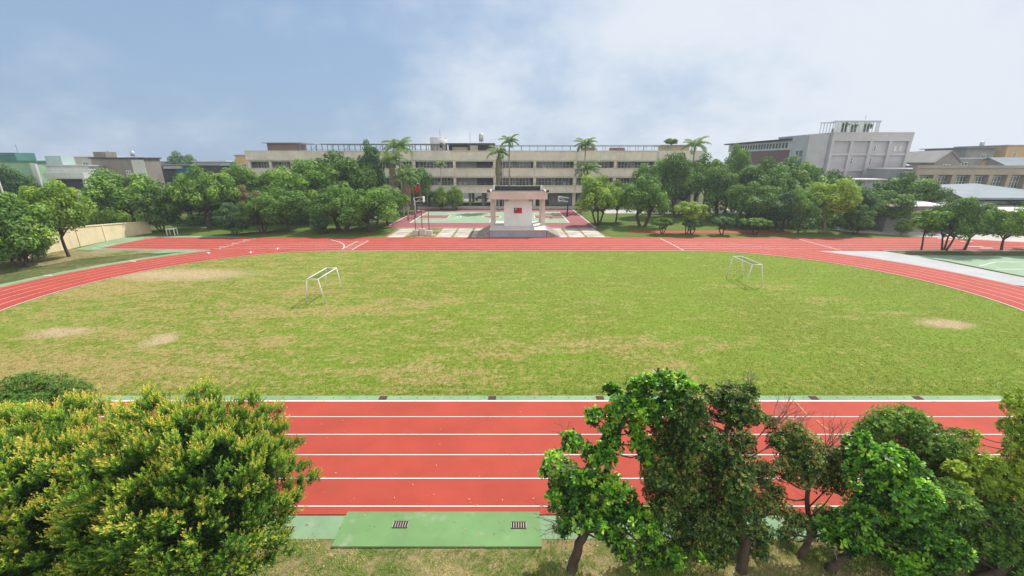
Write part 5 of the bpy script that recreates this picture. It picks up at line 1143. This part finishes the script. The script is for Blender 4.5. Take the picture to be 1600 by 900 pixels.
# white building end closing the view through the passage
block('back_building', 'pale building seen through the school passage', -30, 8, 132, 141, 7.0, m_grey_lt, m_grey_lt, wins=((.3, .4, 1.2, 3, 3), (.6, .7, 1.2, 3, 3)))

# ---------------------------------------------------------------- foreground trees
def clump_leaves(rng, clumps, dens, Ln, asp, kset=7, up=.5, inner=.15, tint0=.45, tvar=.18, newtip=.12, cup=.55, fold=.0):
    """rosettes of leaves pointing outwards on the surface of each clump (x,y,z,r)"""
    Vs, Ts = [], []
    for (x, y, z, r) in clumps:
        n = max(6, int(dens * r * r)); u = unit(rng.normal(0, 1, (n, 3)) + np.array([0, -.1, up])); ins = rng.uniform(0, 1, n) < inner
        rad = r * np.where(ins, rng.uniform(.35, .8, n), rng.uniform(.78, 1.08, n)); c = np.array([x, y, z]) + u * rad[:, None] * np.array([1, 1, .85])
        ax = unit(u + np.array([0, 0, .45]) + rng.normal(0, .25, (n, 3)))
        t1 = unit(np.cross(ax, rng.normal(0, 1, (n, 3)))); t2 = np.cross(ax, t1)
        ct = rng.normal(0, tvar * .25); rt = rng.normal(0, tvar * .75, n) + ct + .20 * u[:, 2] + np.where(rng.uniform(0, 1, n) < newtip, .30, 0) - .2 * ins  # upward rosettes tinted lighter, inner ones darker, as painted light and shade
        for k in range(kset):
            a = 2 * np.pi * k / kset + rng.uniform(-.4, .4, n); cc = cup * rng.uniform(.5, 1.5, n)
            rd = t1 * np.cos(a)[:, None] + t2 * np.sin(a)[:, None]; D = unit(rd + ax * cc[:, None]); Nn = unit(ax - rd * cc[:, None] * .8 + np.array([.15, .2, .5]) + rng.normal(0, .2, (n, 3)))
            l = Ln * rng.uniform(.65, 1.25, n); tt = np.clip(tint0 + rt + rng.normal(0, tvar * .5, n), 0, 1)
            if Ln > .085: Vs.append(obovate(c + rd * .006, D, Nn, l, l * asp)); Ts.append(np.repeat(tt, 2))
            else: Vs.append(quads(c + rd * .006, D, Nn, l, l * asp)); Ts.append(tt)
    return np.concatenate(Vs), np.concatenate(Ts)
def px_clumps(lst, Y0, rs, dy=.55, sc=1.0):
    """(px, py, radius px) -> spheres spread in depth around the tree"""
    out = []
    for it in lst:
        px, py, rp = it[:3]; Y = Y0 + (it[3] if len(it) > 3 else rs.uniform(-dy, dy)); x, y, z = P(px, py, Y); dep = Y * math.cos(PITCH) + (CH - z) * math.sin(PITCH)
        out.append((x, y, z, rp / CF * dep * sc))
    return out
def fill(lst, rs, n, jit=.8, rmin=.45, rmax=.8):
    """extra smaller lobes between the given ones to roughen the outline"""
    out = list(lst)
    for k in range(n):
        a = rs.choice(lst); an = rs.uniform(0, 6.28); out.append((a[0] + math.cos(an) * a[2] * jit, a[1] + math.sin(an) * a[2] * jit, a[2] * rs.uniform(rmin, rmax)))
    return out
def fg_tree(name, label, base, forks, clumps, m, rng, rs, r0=.15, bark=None, twigs=(), group=None, **kw):
    e = empty(name, (0, 0, 0)); tag(e, label, 'tree', group); bx, by = base
    e.location = (bx, by, 0); off = np.array([bx, by, 0])
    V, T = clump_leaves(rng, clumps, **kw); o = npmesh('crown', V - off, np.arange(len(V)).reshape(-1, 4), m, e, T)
    b = MB(); B0 = Vector((0, 0, 0)); fk = [Vector(f) - Vector((bx, by, 0)) for f in forks]
    path = [B0 - Vector((0, 0, .15)), B0 + Vector((0, 0, .05))] + fk; rr = [r0 * 1.35, r0 * 1.1] + [r0 * (1 - .55 * (i + 1) / len(fk)) for i in range(len(fk))]
    dense = [];
    for i in range(len(path) - 1):
        for q in range(4):
            f = q / 4; dense.append((path[i].lerp(path[i + 1], f) + Vector((rs.uniform(-.02, .02), rs.uniform(-.02, .02), 0)), rr[i] * (1 - f) + rr[i + 1] * f))
    dense.append((path[-1], rr[-1])); b.tube([d[0] for d in dense], [d[1] for d in dense], 10)
    for (x, y, z, r) in clumps:
        c = Vector((x - bx, y - by, z)); cand = [d for d in dense if d[0].z < c.z - .1 and d[0].z > .8] or dense[len(dense) // 2:]
        s_ = min(cand, key=lambda d: (d[0] - c).length + abs(d[0].z - (c.z - .9)) * .5)
        mid = s_[0].lerp(c, .55) + Vector((rs.uniform(-.12, .12), rs.uniform(-.12, .12), rs.uniform(-.16, .04)))
        w0 = min(s_[1] * .4, .028); b.tube([s_[0], s_[0].lerp(mid, .5) + Vector((0, 0, rs.uniform(-.05, .05))), mid, c], [w0, w0 * .8, w0 * .6, w0 * .25], 6)
        for q in range(5):
            u = Vector((rs.gauss(0, 1), rs.gauss(0, 1), rs.gauss(.3, 1))).normalized(); b.tube([mid.lerp(c, rs.uniform(.4, 1)), c + u * r * .85], [w0 * .25, w0 * .1], 4)
    b.done('trunk', bark or m_bark, e, True)
    if twigs:
        for (s0, d0, L_, n_) in twigs:
            b = MB()
            for k in range(n_):
                p = Vector(s0) - Vector((bx, by, 0)); d = (Vector(d0) + Vector((rs.gauss(0, .35), rs.gauss(0, .35), rs.gauss(0, .3)))).normalized(); pts = [p.copy()]
                for q in range(6):
                    d = (d + Vector((rs.gauss(0, .22), rs.gauss(0, .22), rs.gauss(.05, .2)))).normalized(); p = p + d * L_ / 6; pts.append(p.copy())
                    if q in (2, 3, 4):
                        d2 = (d + Vector((rs.gauss(0, .7), rs.gauss(0, .7), rs.gauss(0, .5)))).normalized(); b.tube([p, p + d2 * L_ * .18, p + d2 * L_ * .3 + Vector((0, 0, .03))], [.005, .004, .002], 3)
                b.tube(pts, [.010, .009, .008, .006, .005, .004, .002], 4)
            b.done('bare_twigs', m_twig, e)
    return e
rs = random.Random(101); rng = np.random.default_rng(101)
GF = 'trees on the near verge in front of the track'
# glossy rosette tree, first to the right of the gap
L1 = [(928, 650, 14), (892, 690, 17), (912, 700, 12), (956, 615, 16), (975, 630, 18), (962, 648, 18), (992, 606, 14), (1012, 600, 18), (1035, 597, 19), (1058, 600, 20), (1075, 612, 18), (1060, 622, 16), (1040, 634, 17), (1018, 640, 17), (995, 630, 16),
      (1000, 652, 18), (1022, 662, 16), (952, 676, 14), (958, 694, 13), (990, 668, 14), (1000, 692, 18), (1012, 708, 15), (940, 705, 16), (926, 715, 15), (950, 718, 14), (868, 722, 20), (858, 738, 13), (884, 734, 18), (880, 758, 22), (905, 752, 20), (930, 748, 20),
      (900, 778, 26), (870, 780, 16), (930, 778, 24), (958, 762, 22), (975, 778, 20), (955, 797, 22), (985, 800, 20), (1003, 815, 22), (890, 806, 20), (915, 812, 20), (880, 826, 13), (935, 820, 18), (962, 838, 17), (975, 862, 16), (985, 880, 12), (1020, 832, 18), (1010, 850, 16),
      (1030, 862, 20), (1052, 874, 20), (1075, 868, 16), (1098, 878, 16), (1040, 890, 18), (1085, 895, 18), (1012, 882, 14)]
cl = px_clumps(L1, 9.0, rs, .5, .92)
fg_tree('glossy_leaf_tree', 'tree with bright glossy leaf rosettes and leaning trunk, nearest the green slab', (1.62, 8.62), [P(905, 850, 8.75), P(925, 815, 8.9), P(940, 770, 9.0), P(952, 720, 9.1), P(968, 670, 9.1), P(990, 630, 9.1)], cl, lf_fuku, rng, rs, r0=.13, group=GF,
        dens=880, Ln=.125, asp=.5, kset=7, up=.55, tint0=.46, tvar=.3, newtip=.20, inner=.38,
        twigs=((P(900, 730, 8.9), (-1, -.2, .5), .9, 5), (P(885, 800, 8.8), (-1, -.2, .1), .9, 7), (P(975, 850, 8.7), (.2, -.3, -.6), .6, 10), (P(900, 700, 9.1), (-.6, 0, 1), .8, 5), (P(870, 820, 8.8), (-.6, -.3, -.6), .6, 7)))
# dark small-leaved tree
L2 = [(1040, 690, 32), (1062, 715, 34), (1030, 735, 34), (1085, 690, 28), (1110, 690, 30), (1100, 725, 38), (1135, 715, 34), (1160, 690, 26), (1075, 755, 38), (1035, 770, 36), (1110, 765, 40), (1150, 755, 36), (1180, 735, 30), (1050, 805, 36), (1090, 805, 38), (1130, 805, 36), (1165, 795, 34), (1195, 790, 22),
      (1140, 615, 26), (1160, 632, 28), (1125, 638, 26), (1150, 655, 28), (1178, 650, 20), (1110, 618, 16), (1168, 606, 12), (1085, 640, 20), (1068, 655, 24), (1092, 662, 26), (1048, 668, 22), (1072, 838, 28), (1110, 840, 30), (1150, 835, 30), (1190, 832, 22), (1120, 868, 22), (1185, 862, 18), (1020, 800, 22), (1060, 622, 16), (1085, 622, 16), (1205, 660, 14), (1215, 690, 16)]
cl = px_clumps(fill(L2, rs, 30), 8.9, rs, .8, .81)
fg_tree('small_leaf_tree', 'large dark small-leaved tree with reddish new tips right of the glossy tree', (6.15, 8.6), [P(1165, 850, 8.7), P(1150, 800, 8.8), P(1135, 750, 8.9), P(1125, 700, 8.9), P(1145, 650, 9.0)], cl, lf_fine, rng, rs, r0=.125, group=GF,
        dens=2700, Ln=.06, asp=.5, kset=7, up=.4, tint0=.44, tvar=.26, newtip=.06, inner=.45,
        twigs=((P(1165, 610, 9), (.1, 0, 1), .5, 6), (P(1210, 665, 9), (.4, 0, 1), .9, 9)))
L3 = [(1218, 688, 22), (1240, 672, 22), (1262, 690, 22), (1235, 710, 26), (1262, 722, 28), (1290, 712, 24), (1305, 730, 28), (1280, 748, 26), (1250, 745, 24), (1222, 735, 24), (1310, 758, 20), (1210, 770, 20), (1225, 800, 22), (1250, 815, 20), (1290, 805, 20), (1275, 825, 14), (1232, 828, 16), (1320, 710, 16)]
cl = px_clumps(fill(L3, rs, 12), 9.3, rs, .5, .82)
fg_tree('small_leaf_tree', 'smaller brown-tipped tree between the large dark tree and the bright broad-leaved one', (8.0, 9.0), [P(1265, 840, 9.1), P(1262, 780, 9.2), P(1262, 720, 9.3)], cl, lf_fine, rng, rs, r0=.09, group=GF,
        dens=2400, Ln=.06, asp=.5, kset=7, up=.4, tint0=.50, tvar=.26, newtip=.10, inner=.42, twigs=((P(1240, 680, 9.3), (-.1, 0, 1), .9, 8), (P(1290, 700, 9.3), (.5, 0, 1), 1.0, 9), (P(1300, 830, 8.8), (-1, -.2, .2), 1.2, 9)))
L4 = [(1335, 700, 22), (1358, 712, 26), (1385, 725, 30), (1350, 740, 30), (1405, 720, 22), (1425, 745, 28), (1390, 760, 34), (1355, 775, 28), (1440, 775, 28), (1415, 790, 34), (1455, 800, 28), (1380, 800, 34), (1340, 805, 28), (1320, 820, 26), (1350, 835, 28), (1470, 830, 28), (1435, 830, 32), (1400, 840, 30), (1485, 860, 28), (1450, 870, 32), (1415, 880, 28), (1480, 890, 28), (1440, 900, 28), (1300, 838, 20), (1325, 850, 20), (1285, 820, 16), (1340, 690, 14)]
cl = px_clumps(fill(L4, rs, 12), 8.7, rs, .6, .85)
fg_tree('glossy_leaf_tree', 'bright green broad-leaved tree with a short forked trunk at the lower right', (8.55, 8.62), [P(1322, 868, 8.7), P(1345, 840, 8.7), P(1375, 800, 8.7), P(1395, 750, 8.8)], cl, lf_fuku, rng, rs, r0=.115, group=GF,
        dens=760, Ln=.135, asp=.5, kset=7, up=.6, tint0=.48, tvar=.28, newtip=.18, inner=.35, twigs=((P(1315, 850, 8.6), (-1, 0, .4), 1.2, 8),))
L5 = [(1365, 665, 24), (1385, 655, 26), (1410, 650, 24), (1430, 660, 26), (1400, 680, 30), (1368, 690, 26), (1430, 690, 30), (1455, 700, 30), (1480, 700, 28), (1500, 705, 22), (1465, 725, 30), (1440, 720, 28), (1490, 735, 26), (1475, 755, 26), (1350, 680, 18), (1460, 668, 12)]
cl = px_clumps(fill(L5, rs, 12), 10.6, rs, .5, .85)
fg_tree('grey_green_tree', 'grey-green fine-leaved tree behind the bright broad-leaved one', (11.9, 9.6), [P(1455, 790, 9.9), P(1440, 730, 10.3), P(1420, 690, 10.6)], cl, lf_mid, rng, rs, r0=.1, group=GF,
        dens=1500, Ln=.07, asp=.5, kset=7, up=.5, tint0=.38, tvar=.28, newtip=.1, inner=.4)
L6 = [(1512, 730, 24), (1535, 725, 24), (1560, 735, 26), (1530, 750, 28), (1500, 755, 22), (1560, 765, 30), (1590, 750, 26), (1595, 780, 30), (1540, 785, 26), (1515, 780, 22), (1580, 715, 16), (1620, 760, 30), (1640, 790, 30)]
cl = px_clumps(fill(L6, rs, 10), 9.6, rs, .5, .85)
fg_tree('yellow_green_tree', 'yellow-green round-leaved tree near the right picture edge', (12.9, 9.2), [P(1560, 850, 9.3), P(1555, 800, 9.5), P(1550, 760, 9.6)], cl, lf_yellow, rng, rs, r0=.1, group=GF,
        dens=900, Ln=.095, asp=.62, kset=6, up=.6, tint0=.44, tvar=.28, newtip=.15, inner=.35)
L7 = [(1500, 790, 28), (1530, 810, 30), (1560, 810, 30), (1595, 815, 30), (1515, 845, 28), (1555, 850, 32), (1590, 860, 32), (1550, 890, 30), (1600, 900, 30), (1630, 850, 34), (1485, 765, 18), (1500, 870, 20), (1640, 900, 34)]
cl = px_clumps(fill(L7, rs, 12), 8.7, rs, .5, .85)
fg_tree('grey_green_tree', 'dark shaded tree filling the lower right corner', (12.2, 8.3), [P(1590, 880, 8.5), P(1580, 840, 8.6)], cl, lf_mid, rng, rs, r0=.12, group=GF,
        dens=1000, Ln=.095, asp=.5, kset=6, up=.4, tint0=.26, tvar=.28, newtip=.05, inner=.4)
L8 = [(1583, 636, 16), (1578, 622, 10), (1598, 630, 14), (1575, 668, 15), (1592, 676, 18), (1600, 655, 16), (1588, 694, 16), (1612, 690, 22), (1625, 650, 22), (1630, 710, 26), (1590, 612, 6), (1520, 680, 9), (1524, 693, 7)]
cl = px_clumps(L8, 9.9, rs, .3, .85)
fg_tree('yellow_green_tree', 'tall open tree with upright leafy sprigs cut by the right picture edge', (13.6, 9.5), [P(1640, 800, 9.6), P(1620, 740, 9.8), P(1604, 680, 9.9), P(1596, 630, 9.9)], cl, lf_yellow, rng, rs, r0=.09, group=GF,
        dens=1000, Ln=.095, asp=.55, kset=6, up=.6, tint0=.40, tvar=.2, newtip=.15, twigs=((P(1590, 640, 9.9), (0, 0, 1), .7, 6),))

# big podocarp bushes on the left: upright shoots with yellow tips
def podocarp(name, label, c, rad, seed, nsp, m, base, tint_shift=0.0, leafL=.078, group=None, tuft=15):
    rg = np.random.default_rng(seed); rs_ = random.Random(seed); cx_, cy_, cz_ = c
    u = unit(rg.normal(0, 1, (nsp, 3)) + np.array([0, -.15, .28])); u = u[u[:, 2] > -.62]; n = len(u)
    az = np.arctan2(u[:, 1], u[:, 0]); lump = 1 + .10 * np.sin(az * 5 + u[:, 2] * 7 + seed) + .07 * np.sin(az * 9 - u[:, 2] * 11) + rg.normal(0, .06, n)
    C = np.array(c) + u * np.array(rad) * lump[:, None]
    Vs, Ts = [], []
    sprig = rg.uniform(0, 1, n); rsp = rg.uniform(.07, .15, n)
    for s_ in range(tuft):
        # each shoot of a sprig leans outward from the sprig axis
        ax = unit(u * .55 + np.array([0, 0, .85]) + rg.normal(0, .30, (n, 3))); st_ = C + rg.normal(0, .55, (n, 3)) * rsp[:, None] * np.array([1, 1, .5]); L_ = rg.uniform(.16, .32, n) * (.8 + .5 * sprig)
        t1 = unit(np.cross(ax, rg.normal(0, 1, (n, 3)))); t2 = np.cross(ax, t1); nl = 15
        for k in range(nl):
            f = k / (nl - 1); a = k * 2.4 + rg.uniform(-.3, .3, n); rd = t1 * np.cos(a)[:, None] + t2 * np.sin(a)[:, None]
            D = unit(rd * (1.0 - .45 * f) + ax * (.55 + .9 * f)); base_ = st_ + ax * (L_ * f)[:, None]; l = leafL * (1.15 - .35 * f) * rg.uniform(.75, 1.2, n)
            Vs.append(quads(base_, D, unit(ax - rd * .5 + rg.normal(0, .2, (n, 3))), l, l * .36)); Ts.append(np.clip(.20 + .72 * f ** 1.2 * (.55 + .6 * sprig) + .10 * u[:, 2] + rg.normal(0, .07, n) + tint_shift, 0, 1))  # tips yellow by age; upper sprigs also tinted lighter as painted top light
    # older inner foliage, tinted darker to paint shade between the sprigs
    n2 = nsp * 190; v = unit(rg.normal(0, 1, (n2, 3)) + np.array([0, 0, .15])); v = v[v[:, 2] > -.7]; n2 = len(v); rr = rg.uniform(.48, .84, n2)
    azv = np.arctan2(v[:, 1], v[:, 0]); hole = np.sin(azv * 7 + v[:, 2] * 5) * np.sin(v[:, 2] * 9 + azv * 3); kp = hole < .86; v, rr = v[kp], rr[kp]; n2 = len(v)
    Cn = np.array(c) + v * np.array(rad) * rr[:, None]; D = unit(rg.normal(0, 1, (n2, 3)) + v * .4 + np.array([0, 0, .5])); l = rg.uniform(.05, .10, n2)
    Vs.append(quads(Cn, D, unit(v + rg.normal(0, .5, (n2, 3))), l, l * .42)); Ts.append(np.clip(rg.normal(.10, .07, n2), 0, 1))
    V = np.concatenate(Vs); T = np.concatenate(Ts); off = np.array([base[0], base[1], 0]); e = empty(name, (base[0], base[1], 0)); tag(e, label, 'tree', group)
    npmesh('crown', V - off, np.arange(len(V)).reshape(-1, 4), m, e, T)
    b = MB(); idx = rg.choice(n, min(n, 70), replace=False); fk = Vector((cx_ - base[0], cy_ - base[1], cz_ - rad[2] * .55))
    b.tube([(0, 0, -.1), (0, 0, .1), fk * .5, fk], [.2, .16, .14, .12], 9)
    for i in idx:
        q = Vector(C[i] - off); q = fk.lerp(q, .93); m_ = fk.lerp(q, .5) + Vector((rs_.gauss(0, .15), rs_.gauss(0, .15), rs_.gauss(-.05, .12))); b.tube([fk, fk.lerp(m_, .5), m_, q], [.05, .042, .028, .008], 5)
    b.done('trunk', m_bark, e, True); return e
podocarp('podocarp_tree', 'huge podocarp bush with yellow-tipped upright shoots, rightmost of the left bushes', (-7.3, 7.95, 3.0), (1.95, 1.75, 2.25), 201, 620, lf_podo, (-7.1, 7.9), group='podocarp bushes at the lower left')
podocarp('podocarp_tree', 'podocarp bush with orange-tipped shoots filling the lower left corner', (-10.6, 7.9, 2.55), (2.7, 1.9, 2.3), 202, 600, lf_podo, (-10.6, 7.9), .05, group='podocarp bushes at the lower left')
cl = [(-13.6 + .9 * math.cos(k * 2.4) * (k / 16) ** .5, 9.2 + .8 * math.sin(k * 2.4) * (k / 16) ** .5, 3.6 + .5 * math.sin(k * 1.7), .55) for k in range(16)]
fg_tree('yellow_green_tree', 'pale yellow-green round-leaved tree at the left picture edge above the bushes', (-13.6, 9.2), [(-13.6, 9.2, 1.5), (-13.6, 9.2, 2.8)], cl, lf_yellow, rng, rs, r0=.12, group=None, dens=900, Ln=.10, asp=.62, kset=6, up=.6, tint0=.45, tvar=.2)
cl = [(-14.6 + 1.5 * math.cos(k * 2.4) * (k / 22) ** .5, 11.0 + .9 * math.sin(k * 2.4) * (k / 22) ** .5, 3.55 + .45 * math.sin(k * 1.3) - .5 * (k / 22), .5) for k in range(22)]
fg_tree('feathery_tree', 'dark feathery tree top at the left edge against the infield', (-14.4, 10.6), [(-14.4, 10.6, 1.5), (-14.4, 10.8, 2.8)], cl, lf_dark, rng, rs, r0=.12, group=None, dens=1500, Ln=.08, asp=.28, kset=7, up=.5, tint0=.35, tvar=.2)

# ---------------------------------------------------------------- haze
HZ = True
if HZ:
    b = MB(); b.box(-420, 420, -30, 420, -1.1, 32); hz = b.done('haze', None); tag(hz, 'thin pale morning haze in the air over the whole school ground', 'haze', kind='stuff')
    t = NT('haze_air'); v = t.n('ShaderNodeVolumePrincipled'); v.inputs['Color'].default_value = (.80, .88, 1.0, 1); v.inputs['Density'].default_value = .0006; v.inputs['Anisotropy'].default_value = .2
    t.l(v.outputs[0], t.out.inputs['Volume']); hz.data.materials.append(t.m)
